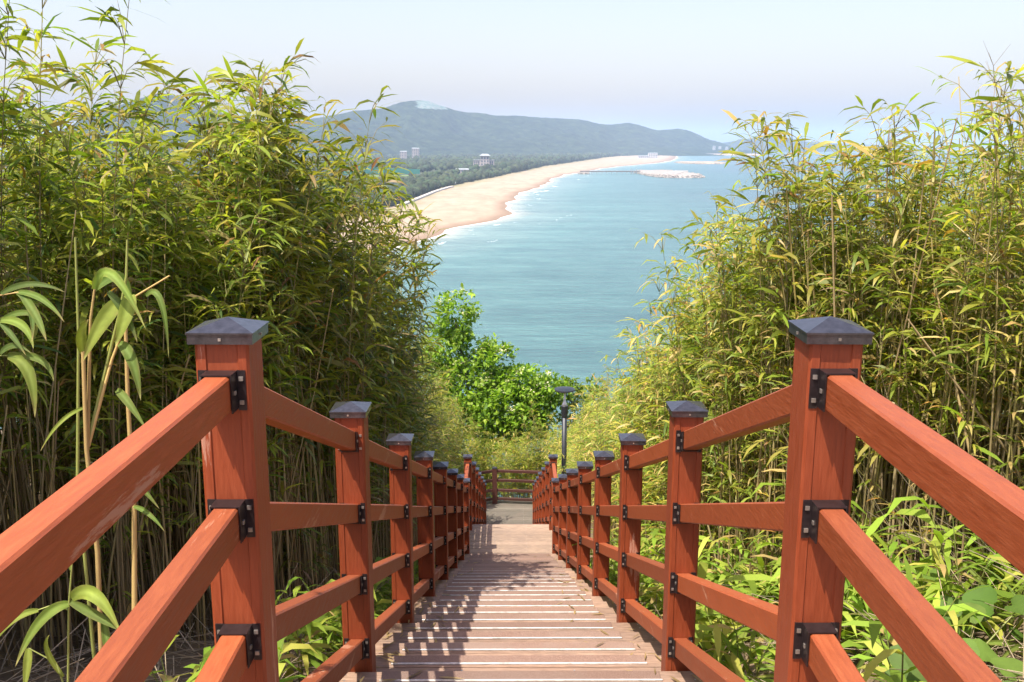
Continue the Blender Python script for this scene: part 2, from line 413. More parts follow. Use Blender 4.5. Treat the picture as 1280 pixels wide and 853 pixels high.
surf = np.where(Og < -3, 0.0, surf)
Cs = np.stack([np.clip(d/420, 0, 1)**0.5*0+np.clip(d/420, 0, 1), surf*(1-far), 0*d], -1)
o = link("sea", grid_mesh("sea", Xg, Yg, np.full_like(Xg, SEA), M['sea'], Cs)); tag(o, kind="structure")

# beach: from the waterline up to the tree line
def sand_mat():
    m, nt, p = new_mat("beach_sand"); L = nt.links.new
    g = N(nt, "ShaderNodeNewGeometry"); at = N(nt, "ShaderNodeAttribute", attribute_name="tint"); sep = N(nt, "ShaderNodeSeparateColor"); L(at.outputs["Color"], sep.inputs[0])
    mp = N(nt, "ShaderNodeMapping"); mp.inputs["Scale"].default_value = (0.06, 0.018, 0.06); L(g.outputs["Position"], mp.inputs["Vector"])
    n1 = N(nt, "ShaderNodeTexNoise", Scale=1.0, Detail=6.0, Roughness=0.65); L(mp.outputs[0], n1.inputs["Vector"])
    r1 = ramp(nt, [(0.3, (0.28, 0.205, 0.138)), (0.5, (0.35, 0.265, 0.185)), (0.72, (0.41, 0.32, 0.23))]); L(n1.outputs["Fac"], r1.inputs[0])
    wet = ramp(nt, [(0.03, 1.0), (0.16, 0.0)]); L(sep.outputs[0], wet.inputs[0])
    c = mixc(nt, r1.outputs[0], (0.22, 0.150, 0.095), wet.outputs[0])
    n2 = N(nt, "ShaderNodeTexNoise", Scale=0.035, Detail=6.0, Roughness=0.6); L(g.outputs["Position"], n2.inputs["Vector"])
    ad = N(nt, "ShaderNodeMath", operation='ADD'); L(sep.outputs[0], ad.inputs[0]); L(n2.outputs["Fac"], ad.inputs[1])
    gr = ramp(nt, [(1.22, 0.0), (1.0, 0.0)]); gr.color_ramp.elements[0].position = 0.0
    mg = N(nt, "ShaderNodeMapRange"); L(ad.outputs[0], mg.inputs[0]); mg.inputs[1].default_value = 1.30; mg.inputs[2].default_value = 1.50; mg.inputs[4].default_value = 0.7
    c = mixc(nt, c, (0.20, 0.20, 0.085), mg.outputs[0])
    L(c, p.inputs["Base Color"]); p.inputs["Roughness"].default_value = 0.95
    return m
M['sand'] = sand_mat()
yb = np.concatenate([np.linspace(-200, 560, 14), np.linspace(570, 1600, 130), np.linspace(1620, 5800, 110)])
tb = np.linspace(-0.12, 1.08, 26)
Yb, Tb = np.meshgrid(yb, tb, indexing='ij')
wb = 5*np.sin(Yb/41.0) + 3.5*np.sin(Yb/17.0+1) + 6*(fbm(Yb/60, Yb*0+0.5, 3)-0.5)
Xs_ = sx(Yb) + wb*0.6*(1-Tb); Xb = Xs_ + (tx(Yb)-Xs_)*Tb
Zb = SEA - 0.02 + np.where(Tb < 0, Tb*6, 3.2*(1-np.exp(-Tb*3.0))) + 0.5*(fbm(Xb/18, Yb/30, 4)-0.5)*np.clip(Tb*3, 0, 1)
o = link("beach", grid_mesh("beach", Xb, Yb, Zb, M['sand'], np.stack([Tb.clip(0, 1)]*3, -1))); tag(o, kind="structure")

# coastal plain behind the beach
M['plain'] = simple("plain_ground", (0.050, 0.062, 0.028), 0.95, 0, 0.012, 0.5, obj=False)
yp = np.linspace(-200, 6600, 90); tp = np.linspace(0, 1, 30)
Yp, Tp = np.meshgrid(yp, tp, indexing='ij')
Xp = tx(np.minimum(Yp, 5800)) + 6 - Tp*3600
Zp = SEA + 2.85 + 4*Tp + 1.5*(fbm(Xp/120, Yp/120, 8)-0.5)*np.clip(Tp*20, 0, 1)
o = link("coastal_plain", grid_mesh("coastal_plain", Xp, Yp, Zp, M['plain'])); tag(o, kind="structure")

# hills: crest lines in world metres (x, y, height)
def hill_mat():
    m, nt, p = new_mat("hill_forest"); L = nt.links.new
    g = N(nt, "ShaderNodeNewGeometry"); at = N(nt, "ShaderNodeAttribute", attribute_name="tint")
    n1 = N(nt, "ShaderNodeTexNoise", Scale=0.02, Detail=8.0, Roughness=0.7); L(g.outputs["Position"], n1.inputs["Vector"])
    r1 = ramp(nt, [(0.36, (0.010, 0.020, 0.012)), (0.5, (0.026, 0.045, 0.022)), (0.66, (0.060, 0.085, 0.038))]); L(n1.outputs["Fac"], r1.inputs[0])
    n2 = N(nt, "ShaderNodeTexNoise", Scale=0.03, Detail=5.0); L(g.outputs["Position"], n2.inputs["Vector"])
    sep = N(nt, "ShaderNodeSeparateColor"); L(at.outputs["Color"], sep.inputs[0])
    ad = N(nt, "ShaderNodeMath", operation='MULTIPLY_ADD'); L(n2.outputs["Fac"], ad.inputs[0]); ad.inputs[1].default_value = 0.7; L(sep.outputs[0], ad.inputs[2])
    rr = ramp(nt, [(0.86, 0.0), (1.0, 1.0)]); L(ad.outputs[0], rr.inputs[0])
    mpq = N(nt, "ShaderNodeTexNoise", Scale=0.05, Detail=3.0); L(g.outputs["Position"], mpq.inputs["Vector"])
    qc = ramp(nt, [(0.35, (0.12, 0.20, 0.17)), (0.55, (0.20, 0.27, 0.24)), (0.75, (0.36, 0.33, 0.30))]); L(mpq.outputs["Fac"], qc.inputs[0])
    c = mixc(nt, r1.outputs[0], qc.outputs[0], rr.outputs[0])
    L(c, p.inputs["Base Color"]); p.inputs["Roughness"].default_value = 1.0; p.inputs["Specular IOR Level"].default_value = 0.1
    bp = N(nt, "ShaderNodeBump", Strength=1.0, Distance=30.0); L(n1.outputs["Fac"], bp.inputs["Height"]); L(bp.outputs[0], p.inputs["Normal"])
    return m
M['hill'] = hill_mat()
def ridge(name, crest, depth, seed, quarry=None, rough=22.0, nx=150, nt_=34):
    crest = np.array(crest, float)
    s = np.linspace(0, len(crest)-1, nx); k = np.arange(len(crest))
    cx, cy, cz = (np.interp(s, k, crest[:, i]) for i in range(3))
    def sm(a): return np.convolve(np.pad(a, 2, 'edge'), [.1, .2, .4, .2, .1], 'valid')
    cz = sm(cz); cy = sm(cy)
    t = np.linspace(-1, 0.8, nt_)                # -1 front foot, 0 crest, + behind
    S, T = np.meshgrid(np.arange(nx), t, indexing='ij')
    X = cx[S]; Y = cy[S] + T*depth
    prof = np.where(T <= 0, (1+T)**1.25, 1-0.9*T**1.2)
    spur = fbm(X/230.0, Y/900.0+seed, seed, 3)-0.5
    Yn = Y + spur*depth*0.55*np.sin(np.clip(1+T, 0, 1)*math.pi)
    base = SEA + 1.0
    Z = base + (cz[S]-base)*prof
    Z = Z + (spur*1.0*(cz[S]-base)*1.25 + rough*2.4*(fbm(X/170, Y/150, seed+5)-0.5))*np.sin(np.clip((1+T), 0, 1)*math.pi)
    Z = np.where(T <= -0.99, base-6, Z)
    Z = Z + (fbm(X/26, Y/26, seed+9, 2)-0.5)*7*np.clip(1+T, 0, 1)
    q = np.zeros_like(X)
    if quarry is not None:
        qx, qz, rx = quarry
        q = np.exp(-((X-qx)/rx)**4)*np.clip((Z-qz)/26.0, 0, 1)*0.8
    o = link(name, grid_mesh(name, X, Yn, Z, M['hill'], np.stack([q]*3, -1))); tag(o, kind="structure")
    return o
def cr(pts, y0, y1):
    """crest points given as (x at 5000 m, height above eye at 5000 m), carried out to their own distance"""
    out = []
    xs = [p[0] for p in pts]
    for x, z in pts:
        y = y0 + (y1-y0)*(x-xs[0])/(xs[-1]-xs[0]); k = y/5000.0
        out.append((x*k, y, EYE + (z-EYE)*k))
    return out
main = [(-2100, 150), (-1915, 211), (-1730, 268), (-1612, 223), (-1450, 160), (-1250, 110), (-1050, 120), (-930, 140), (-827, 156), (-766, 176), (-690, 180), (-624, 190), (-560, 208), (-482, 224), (-401, 223), (-349, 200), (-240, 168), (-138, 164), (-57, 146), (44, 150),
        (130, 143), (227, 138), (349, 130), (451, 106), (512, 101), (613, 113), (675, 102), (757, 74), (815, 78), (879, 85), (928, 73), (1003, 38), (1060, 20), (1106, 10), (1150, -12), (1190, -36)]
ridge("hills", cr(main, 4300, 6900), 950, 21, quarry=(-445*0.95, 176, 105))
ridge("foothills", cr([(-2000, 60), (-1500, 30), (-1100, 40), (-800, 62), (-600, 50), (-420, 30), (-250, 55), (-60, 20), (120, 42), (330, 60), (420, 38), (520, 10), (640, 30), (730, 12), (830, -12), (930, -30), (1000, -40)], 3700, 6000), 620, 33, rough=16)
ridge("far_hills", [(1500, 9600, -40), (1900, 9600, 0), (2101, 9300, 24), (2246, 9000, 66), (2428, 9000, 109), (2577, 9000, 68), (2690, 9000, 40), (2850, 9200, 25), (3022, 9300, 20), (3200, 9500, 10), (3500, 9600, -20), (3800, 9600, -50)], 700, 41, rough=14, nx=70)
ridge("far_headland", [(3000, 13500, -45), (3700, 13500, 5), (4400, 13500, 25), (4900, 13500, 10), (5600, 13500, -45)], 700, 45, rough=10, nx=50)

# ------------------------------------------------------------------ the slope under the stairs
D1, GAP, STEP = 2.146, 1.629, 4
RUN, RISE = 1.629/4, 0.6383/4
HC = 1.367/2                                   # half the distance between the two rows of posts
NOSE0 = D1 - 0.065                             # far edge of the top landing
LAND_Y0, LAND_Y1 = NOSE0 + 28*RUN, 14.87
LAND_Z = -28*RISE - 0.10
N2 = 24
LOW_Y0 = LAND_Y1 + (N2-1)*RUN
RISE2 = 0.168
LOW_Z = LAND_Z - N2*RISE2
def floor_line(y):
    y = np.asarray(y, float)
    return np.interp(y, [-60, 1.9, LAND_Y0, LAND_Y1, LOW_Y0+RUN, 27.4, 34, 60, 130, 400], [0, 0, LAND_Z, LAND_Z-0.1, LOW_Z-0.05, LOW_Z-0.3, LOW_Z-3.2, -24, -64, -80])
def ground_z(x, y):
    x = np.asarray(x, float); y = np.asarray(y, float)
    f = floor_line(y)
    cut = -0.42
    right = np.clip((x-0.75)*0.62, 0, 0.42) + np.clip(x-1.35, 0, 3.5)*0.40
    left = np.clip((-x-0.75)*0.50, 0, 0.26) + np.clip(-x-1.6, 0, 4)*0.10 + np.clip(-x-3.2, 0, 6)*0.28
    edge = np.clip((np.abs(x)-0.72)/0.2, 0, 1)
    rough = (fbm(x*1.1+50, y*1.1+90, 2, 3)-0.5)*0.16*edge
    fade = np.clip((40-y)/14, 0, 1)
    return f + cut + (right+left)*fade + rough - np.clip(np.abs(x)-12, 0, 200)*0.12
xg = np.concatenate([np.linspace(-120, -9, 20), np.linspace(-8, 8, 110), np.linspace(9, 120, 20)])
yg = np.concatenate([np.linspace(-30, -1, 12), np.linspace(-0.8, 30, 170), np.linspace(31, 180, 50)])
Yh, Xh = np.meshgrid(yg, xg, indexing='ij')
o = link("hillside", grid_mesh("hillside", Xh, Yh, ground_z(Xh, Yh), M['soil'])); tag(o, kind="structure")

# ------------------------------------------------------------------ staircase
st = empty("wooden_staircase", (0, 0, 0))
tag(st, "long wooden staircase with red anti-slip strips descending towards the sea", "staircase")
TW = 0.80                                      # half tread width
def plank_mesh(w, depth, th, mat, seed):
    r = random.Random(seed); mb = MB()
    mb.box((-w, 0, -th), (w, depth, 0), bev=0.004)
    for sx_ in (-w+0.06, -0.25, 0.25, w-0.06):
        for yy in (depth*0.28, depth*0.72):
            mb.lathe([(0.0045, 0.0002), (0.0045, 0.0010)], (sx_+r.uniform(-.01, .01), yy, 0), 6, 1)
    return mb.mesh("plank", [mat, M['bolt']])
pd = RUN/4
plank_me = [plank_mesh(TW+dw, pd-0.006, 0.036, M['plank'], i) for i, dw in enumerate((0, 0.006, -0.005))]
land_me = [plank_mesh(TW+dw, 0.130, 0.036, M['plank_grey'], 9+i) for i, dw in enumerate((0, 0.004, -0.004))]
strip_me = MB().box((-0.585, -0.066, 0), (0.585, 0.0, 0.005), bev=0.0015).mesh("strip", M['strip'])
trim_me = MB().box((-0.590, -0.008, 0), (0.590, 0.0, 0.007), bev=0.0015).mesh("trim", M['alu'])
def tread(y_nose, z, i):
    mb = MB(); mb.box((-TW+0.05, -RUN+0.02, -0.075), (TW-0.05, -0.02, -0.037))
    t = link("tread", mb.mesh("tread_bearer", M['beam']), st, (0, y_nose, z))
    for q in range(4):
        o = link("plank", random.choice(plank_me), t, (random.uniform(-.004, .004), -RUN+0.004+q*pd, random.uniform(-0.0015, 0.0015)))
        o.rotation_euler = (0, 0, random.uniform(-0.0012, 0.0012))
    sx_ = random.uniform(-0.012, 0.012)
    link("anti_slip_strip", strip_me, t, (sx_, -0.010, 0.0018))
    link("metal_trim", trim_me, t, (sx_, -0.0765, 0.0018))
    return t
for k in range(1, 29): tread(NOSE0 + k*RUN, -k*RISE, k)
for k in range(1, N2): tread(LAND_Y1 + k*RUN, LAND_Z - k*RISE2, k)
dark_me = [plank_mesh(TW+dw, 0.130, 0.036, M['plank_shaded'], 19+i) for i, dw in enumerate((0, 0.004, -0.004))]
def landing(y0, y1, z, wide=TW, mes=land_me):
    mb = MB(); mb.box((-wide+0.05, y0+0.02, z-0.12), (wide-0.05, y1-0.03, z-0.0375))
    t = link("landing", mb.mesh("landing_deck", M['beam']), st)
    n = int(round((y1-y0)/0.136)); w = (y1-y0)/n
    for q in range(n):
        o = link("plank", random.choice(mes), t, (random.uniform(-.005, .005), y0+q*w, z+random.uniform(-0.0015, 0.0015)))
        o.scale = (wide/TW, (w-0.006)/0.130, 1)
    return t
landing(-1.6, NOSE0, 0.0)
sx_t = link("anti_slip_strip", strip_me, st, (0, NOSE0-0.010, 0.0018))
landing(LAND_Y0+0.002, LAND_Y1, LAND_Z)
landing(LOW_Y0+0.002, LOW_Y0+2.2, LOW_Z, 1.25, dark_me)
for s in (-1, 1):                              # stringers under each flight
    for (a, b, za, zb) in ((NOSE0-0.1, LAND_Y0+0.1, -0.1, LAND_Z), (LAND_Y1-0.1, LOW_Y0+0.2, LAND_Z-0.1, LOW_Z)):
        mb = MB(); mb.prism([(-0.03, -0.42), (0.03, -0.42), (0.03, -0.15), (-0.03, -0.15)], (s*(TW-0.12), a, za), (s*(TW-0.12), b, zb))
        link("stringer", mb.mesh("stringer", M['beam']), st)

# ------------------------------------------------------------------ railings
PW = 0.060                                     # half post width
POST_TOP = 1.128
def post_mesh(h0):
    w = PW; c = 0.006; g1, g2, gd = 0.036, 0.0335, 0.0035
    # plan outline: chamfered square whose front and back faces carry a shallow recessed panel
    pr = [(-w+c, -w), (-g1, -w), (-g2, -w+gd), (g2, -w+gd), (g1, -w), (w-c, -w), (w, -w+c), (w, w-c), (w-c, w), (g1, w), (g2, w-gd), (-g2, w-gd), (-g1, w), (-w+c, w), (-w, w-c), (-w, -w+c)]
    return MB().extrude(pr, h0, POST_TOP).mesh("post", M['post'])
post_me = post_mesh(-RISE-0.002)
def cap_mesh():
    mb = MB(); a = 0.072; z0 = 0; z1 = 0.026; lip = 0.0745
    v = [(-a,-a,z0),(a,-a,z0),(a,a,z0),(-a,a,z0),(-a,-a,z1-0.004),(a,-a,z1-0.004),(a,a,z1-0.004),(-a,a,z1-0.004),
         (-lip,-lip,z1-0.004),(lip,-lip,z1-0.004),(lip,lip,z1-0.004),(-lip,lip,z1-0.004),(-lip,-lip,z1),(lip,-lip,z1),(lip,lip,z1),(-lip,lip,z1),(0,0,z1+0.024)]
    f = [(3,2,1,0)]
    for k in (0, 4, 8):
        for i in range(4): j = (i+1) % 4; f.append((k+i, k+j, k+4+j, k+4+i))
    for i in range(4): f.append((12+i, 12+(i+1) % 4, 16))
    mb.add(v, f)
    for sx_, sy in ((0, -1), (1, 0), (-1, 0), (0, 1)):   # fixing screws in the skirt
        p = (sx_*a, sy*a, 0.011)
        mb.box((p[0]-.003, p[1]-.003, p[2]-.003), (p[0]+.003, p[1]+.003, p[2]+.003), 1)
    return mb.mesh("cap", [M['cap'], M['bolt']])
cap_me = cap_mesh()
RW, RHT = 0.029, 0.0405                        # half width and half height of a rail
def rail_prof(c=0.005):
    w, h = RW, RHT
    return [(-w+c, -h), (w-c, -h), (w, -h+c), (w, h-c), (w-c, h), (-w+c, h), (-w, h-c), (-w, -h+c)]
def rail_mesh(dy, dz):
    """from the far face of one post to the near face of the next"""
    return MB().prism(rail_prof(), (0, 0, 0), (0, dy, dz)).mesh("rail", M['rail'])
def bracket_mesh(face, up, slope, inner):
    """U-shaped holder on a post face. face -1: on the near face of the post (rail comes from -y); up: hood above the rail, else a stirrup below"""
    mb = MB(); t = 0.003; L_ = 0.048; w, h = RW+0.0015, RHT+0.0015
    y0 = 0.0; y1 = face*L_; ya, yb = min(y0, y1), max(y0, y1)
    za = slope*y1
    def plate(x0, x1, z0, z1):
        s = slope
        v = [(x0,y0,z0),(x1,y0,z0),(x1,y0,z1),(x0,y0,z1),(x0,y1,z0+za),(x1,y1,z0+za),(x1,y1,z1+za),(x0,y1,z1+za)]
        f = [(0,1,2,3),(7,6,5,4),(0,4,5,1),(1,5,6,2),(2,6,7,3),(3,7,4,0)]
        if face < 0: f = [tuple(reversed(q)) for q in f]
        mb.add(v, [tuple(reversed(q)) for q in f])
    zh = (h, h+t) if up else (-h-t, -h)
    plate(-w-t, w+t, *zh)
    plate(-w-t, -w, -h, h-0.0 if up else h*0.9); plate(w, w+t, -h, h-0.0 if up else h*0.9)
    fw = 0.030                                  # screwed flange, both sides
    for s in (-1, 1):
        x0, x1 = (w+t, w+t+0.019) if s > 0 else (-w-t-0.019, -w-t)
        mb.box((x0, min(0, face*0.004), -h-0.004), (x1, max(0, face*0.004), h+0.004))
        xc = (x0+x1)/2
        for z in (-0.027, 0.027):
            mb.box((xc-.0048, min(face*0.004, face*0.0075), z-.0048), (xc+.0048, max(face*0.004, face*0.0075), z+.0048), 1)
        xs_ = s*(w+t)
        mb.box((min(xs_, xs_+s*0.003), face*0.026-.0045, -.0045+slope*face*0.026), (max(xs_, xs_+s*0.003), face*0.026+.0045, .0045+slope*face*0.026), 1)
    return mb.mesh("bracket", [M['bracket'], M['bolt']])
SL = RISE/RUN
dy_s = GAP - 2*PW
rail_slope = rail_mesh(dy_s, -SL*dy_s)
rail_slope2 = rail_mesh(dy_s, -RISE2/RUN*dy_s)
br_low = bracket_mesh(-1, False, -SL, 1); br_up = bracket_mesh(1, False, -SL, 1)
br_lvl_n = bracket_mesh(-1, True, 0, 1); br_lvl_f = bracket_mesh(1, True, 0, 1)
RAIL_Z = (1.012, 0.706, 0.400, 0.106)

def railing(side, label):
    x = side*HC
    root = empty("railing", (x, 0, 0)); tag(root, label, "railing")
    posts = []
    def post(y, z):
        p = link("post", post_me, root, (0, y, z)); c = link("cap", cap_me, p, (random.uniform(-.001, .001), 0, POST_TOP-0.010))
        c.rotation_euler = (random.uniform(-.006, .006), random.uniform(-.006, .006), random.uniform(-.01, .01))
        p.rotation_euler = (random.uniform(-.005, .005), random.uniform(-.005, .005), random.uniform(-.012, .012))
    def bay(y0, z0, y1, z1, level, sl_=SL):
        """rails from the far face of the post at y0 to the near face of the post at y1"""
        a = y0+PW; b = y1-PW; dy = b-a
        for rz in RAIL_Z:
            if level:
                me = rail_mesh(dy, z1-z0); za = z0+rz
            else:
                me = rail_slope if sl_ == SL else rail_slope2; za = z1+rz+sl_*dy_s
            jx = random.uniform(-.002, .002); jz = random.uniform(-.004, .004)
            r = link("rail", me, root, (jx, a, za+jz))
            if level and abs(z1-z0) < 1e-6: nb, fb = br_lvl_f, br_lvl_n
            else: nb, fb = br_up, br_low
            sl = (z1-z0)/dy if level else -sl_
            link("bracket", nb, r, (0, 0.0005, 0)); link("bracket", fb, r, (0, dy-0.0005, sl*dy))
    post(-1.50, RISE); post(0.10, RISE); bay(-1.50, 0, 0.10, 0, True)
    post(D1, 0)
    bay(0.10, 0, D1, 0, True)
    for i in range(1, 8):
        post(D1+GAP*i, -RISE*4*i); bay(D1+GAP*(i-1), -RISE*4*(i-1), D1+GAP*i, -RISE*4*i, False)
    z7 = -RISE*28; y7 = D1+GAP*7; yt = 14.67; zt = z7
    post(yt, zt); bay(y7, z7, yt, zt, True)
    for j in range(1, 7):
        post(yt+GAP*j, zt-RISE2*4*j); bay(yt+GAP*(j-1), zt-RISE2*4*(j-1), yt+GAP*j, zt-RISE2*4*j, False, RISE2/RUN)
    return root
railing(-1, "orange-red wooden railing along the stair edge beside the tall shaded bamboo")
railing(1, "orange-red wooden railing along the stair edge beside the weedy sunlit bank and lamp")

# closing fence at the bottom landing
fr = empty("landing_fence", (-0.42, 26.25, LOW_Z)); tag(fr, "red-brown fence, painted darker for the shade, closing off the bottom landing with four rails", "fence")
def fpost(x, y):
    p = link("post", MB().box((-.07, -.07, -0.3), (.07, .07, 1.06), bev=0.006).mesh("fence_post", M['fence_wood_shaded']), fr, (x, y, 0))
    c = link("cap", cap_me, p, (0, 0, 1.055))
    return p
ends = [(-1.45, -0.62), (0, 0), (1.95, -0.20)]
for e in ends: fpost(*e)
for (a, b) in ((ends[0], ends[1]), (ends[1], ends[2])):
    for z in (0.98, 0.70, 0.40, 0.14):
        d_ = Vector((b[0]-a[0], b[1]-a[1], 0)); L_ = d_.length
        me = MB().box((0.06, -0.03, -0.038), (L_-0.06, 0.03, 0.038), bev=0.004).mesh("fence_rail", M['fence_wood_shaded'])
        link("rail", me, fr, (a[0], a[1], z), math.atan2(d_.y, d_.x))

# lamp post beside the second flight
lp = empty("lamp_post", (1.06, 18.0, float(ground_z(1.06, 18.0)))); tag(lp, "dark slim lamp post with a flat disc head behind the railing", "lamp post")
HL = -3.09 - lp.location.z
link("base_plate", MB().lathe([(0.11, -0.05), (0.11, 0.02), (0.075, 0.03)], sides=16).mesh("base_plate", M['lamp_dark']), lp)
link("pole", MB().lathe([(0.050, 0.0), (0.050, HL-0.55)], sides=20).mesh("pole", M['lamp_dark'], True), lp)
link("collar", MB().lathe([(0.051, HL-0.56), (0.056, HL-0.55), (0.070, HL-0.33), (0.066, HL-0.325)], sides=20).mesh("collar", M['lamp_dark'], False), lp)
link("neck", MB().lathe([(0.062, HL-0.326), (0.040, HL-0.275), (0.021, HL-0.22), (0.021, HL-0.02)], sides=16).mesh("neck", M['lamp_grey'], True), lp)
hd = link("lamp_head", MB().lathe([(0.03, -0.035), (0.185, -0.022), (0.205, -0.005), (0.200, 0.012), (0.10, 0.030), (0.02, 0.036)], sides=28).mesh("lamp_head", M['lamp_dark'], False), lp, (0, 0, HL))
link("diffuser", MB().lathe([(0.15, -0.032), (0.14, -0.026)], sides=24).mesh("diffuser", M['lamp_grey']), hd)
# ------------------------------------------------------------------ foliage builders
def unit(a): return a/np.maximum(np.linalg.norm(a, axis=-1, keepdims=True), 1e-9)
def leaf_arrays(P, D, L, W, droop, col, roll):
    P = np.asarray(P, float); D = unit(np.asarray(D, float)); n = len(P)
    L = np.asarray(L)[:, None]; W = np.asarray(W)[:, None]; dr = np.asarray(droop)[:, None]; roll = np.asarray(roll)[:, None]
    dn = np.array([[0, 0, -1.0]])
    side = unit(np.cross(D, np.array([[0.02, 0.01, 1.0]])))
    side = side*np.cos(roll) + np.cross(side, D)*np.sin(roll)
    p1 = P + D*L*0.30
    d2 = unit(D + dn*dr*0.7); p2 = p1 + d2*L*0.38
    d3 = unit(D + dn*dr*1.7); p3 = p2 + d3*L*0.32
    V = np.stack([P-side*W*.10, P+side*W*.10, p1-side*W*.5, p1+side*W*.5, p2-side*W*.40, p2+side*W*.40, p3], 1)
    T0 = np.array([[0, 1, 3], [0, 3, 2], [2, 3, 5], [2, 5, 4], [4, 5, 6]])
    T = (np.arange(n)*7)[:, None, None] + T0[None]
    k = np.array([0.9, 0.9, 1, 1, 1, 1, 1.12])[None, :, None]
    C = np.clip(np.asarray(col)[:, None, :]*k, 0, 1)
    return V.reshape(-1, 3), T.reshape(-1, 3), C.reshape(-1, 3)
def tube_arrays(pts, rad, sides, cols):
    pts = np.asarray(pts, float); k = len(pts); V = []; C = []
    for i in range(k):
        d = unit((pts[min(i+1, k-1)]-pts[max(i-1, 0)])[None])[0]
        ref = np.array([1., 0, 0]) if abs(d[0]) < 0.9 else np.array([0, 1., 0])
        a = unit((ref-d*ref.dot(d))[None])[0]; b = np.cross(d, a)
        for q in range(sides):
            t = 2*math.pi*q/sides; V.append(pts[i]+(a*math.cos(t)+b*math.sin(t))*rad[i]); C.append(cols[i])
    T = []
    for i in range(k-1):
        for q in range(sides):
            r = (q+1) % sides; A, B, C_, D_ = i*sides+q, i*sides+r, (i+1)*sides+r, (i+1)*sides+q
            T += [(A, B, C_), (A, C_, D_)]
    return np.array(V), np.array(T), np.array(C)
def join(parts):
    V = []; T = []; C = []; n = 0
    for v, t, c in parts:
        V.append(v); T.append(t+n); C.append(c); n += len(v)
    return np.concatenate(V), np.concatenate(T), np.concatenate(C)

PAL_L = [((0.13, 0.20, 0.030), 4), ((0.19, 0.26, 0.040), 5), ((0.27, 0.32, 0.056), 5), ((0.36, 0.36, 0.08), 3), ((0.34, 0.29, 0.15), 1.6), ((0.30, 0.19, 0.08), 0.5), ((0.07, 0.13, 0.04), 1.5)]
PAL_R = [((0.12, 0.185, 0.030), 4), ((0.17, 0.235, 0.038), 5), ((0.26, 0.30, 0.055), 5), ((0.36, 0.35, 0.08), 3), ((0.46, 0.37, 0.17), 2.6), ((0.38, 0.22, 0.07), 0.7)]
def pick(r, pal, n):
    w = np.array([p[1] for p in pal], float); w /= w.sum()
    c = np.array([p[0] for p in pal])[r.choice(len(pal), n, p=w)]
    return c*r.uniform(0.8, 1.2, (n, 1))*r.uniform(0.95, 1.05, (n, 3))*np.array([1.22, 1.17, 0.98])

def gen_bamboo(seed, H, leaf_from, pal, lean=0.12, per=1.6, lmin=0.13, lmax=0.235, dead=False):
    r = np.random.default_rng(seed)
    az = r.uniform(0, 2*math.pi); wob = r.uniform(-0.03, 0.03, 2)
    def cp(t):
        o_ = lean*H*(t**2.2)
        return np.array([math.cos(az)*o_ + wob[0]*math.sin(t*5), math.sin(az)*o_ + wob[1]*math.sin(t*4), H*(t-0.08*lean*t**3)])
    ts = np.linspace(0, 1, 10); r0 = r.uniform(0.0055, 0.0085)
    base = np.array([0.33, 0.245, 0.125])*r.uniform(0.7, 1.15); mid = np.array([0.25, 0.22, 0.075])*r.uniform(0.7, 1.2)
    if dead: base = mid = np.array([0.42, 0.33, 0.22])*r.uniform(0.75, 1.1)
    cols = [(base*(1-t)+mid*t)*r.uniform(0.75, 1.2) for t in ts]
    parts = [tube_arrays([cp(t) for t in ts], [r0*(1-0.78*t) for t in ts], 5, cols)]
    P = []; D = []; L = []; n_nodes = int(H/0.19)
    for i in range(n_nodes):
        t = (i+0.7)/n_nodes
        if t < leaf_from: 
            if r.random() > 0.10: continue
        nb = 1 + int(r.random() < per-1) + int(r.random() < (per-1)*0.5)
        for b in range(nb):
            a = r.uniform(0, 2*math.pi); el = r.uniform(0.75, 1.25)
            bl = r.uniform(0.14, 0.42)*(1.15-0.55*t)
            d0 = np.array([math.cos(a)*math.cos(el), math.sin(a)*math.cos(el), math.sin(el)])
            p0 = cp(t); p1 = p0+d0*bl*0.55; p2 = p1+unit((d0+np.array([math.cos(a)*.4, math.sin(a)*.4, -.25]))[None])[0]*bl*0.45
            parts.append(tube_arrays([p0, p1, p2], [0.0026, 0.0019, 0.0011], 3, [mid*0.9, mid, mid*1.1]))
            if dead:
                for q in range(2):
                    e2 = p1+(unit((d0+r.normal(0, .35, 3))[None])[0])*bl*0.7
                    parts.append(tube_arrays([p1, e2], [0.0014, 0.0007], 3, [mid, mid]))
                if r.random() < 0.75: continue
            nl = int(r.integers(4, 8))
            for q in range(nl):
                s = 0.35+0.65*(q+1)/nl
                pp = p0+(p1-p0)*min(1, s/0.55) if s < 0.55 else p1+(p2-p1)*((s-0.55)/0.45)
                aa = a+r.normal(0, 0.95); ee = r.uniform(-0.25, 0.75)
                P.append(pp); D.append((math.cos(aa)*math.cos(ee), math.sin(aa)*math.cos(ee), math.sin(ee))); L.append(r.uniform(lmin, lmax)*r.choice([0.6, 1.0, 1.15], p=[.3, .5, .2]))
    # tip tuft
    for q in range(0 if dead else 5):
        aa = r.uniform(0, 6.28); ee = r.uniform(0.4, 1.2); P.append(cp(1-0.03*q)); D.append((math.cos(aa)*math.cos(ee), math.sin(aa)*math.cos(ee), math.sin(ee))); L.append(r.uniform(lmin, lmax))
    n = len(P); L = np.array(L)
    W = L*r.uniform(0.095, 0.145, n)
    col = pick(r, pal, n)
    if dead: col = np.array([0.40, 0.30, 0.17])*r.uniform(0.7, 1.2, (n, 1))
    # the lower leaves of a cane are the old, straw-coloured ones
    lv = leaf_arrays(P, D, L, W, r.uniform(0.15, 0.95, n), col, r.normal(0, 0.55, n))
    return join(parts), lv

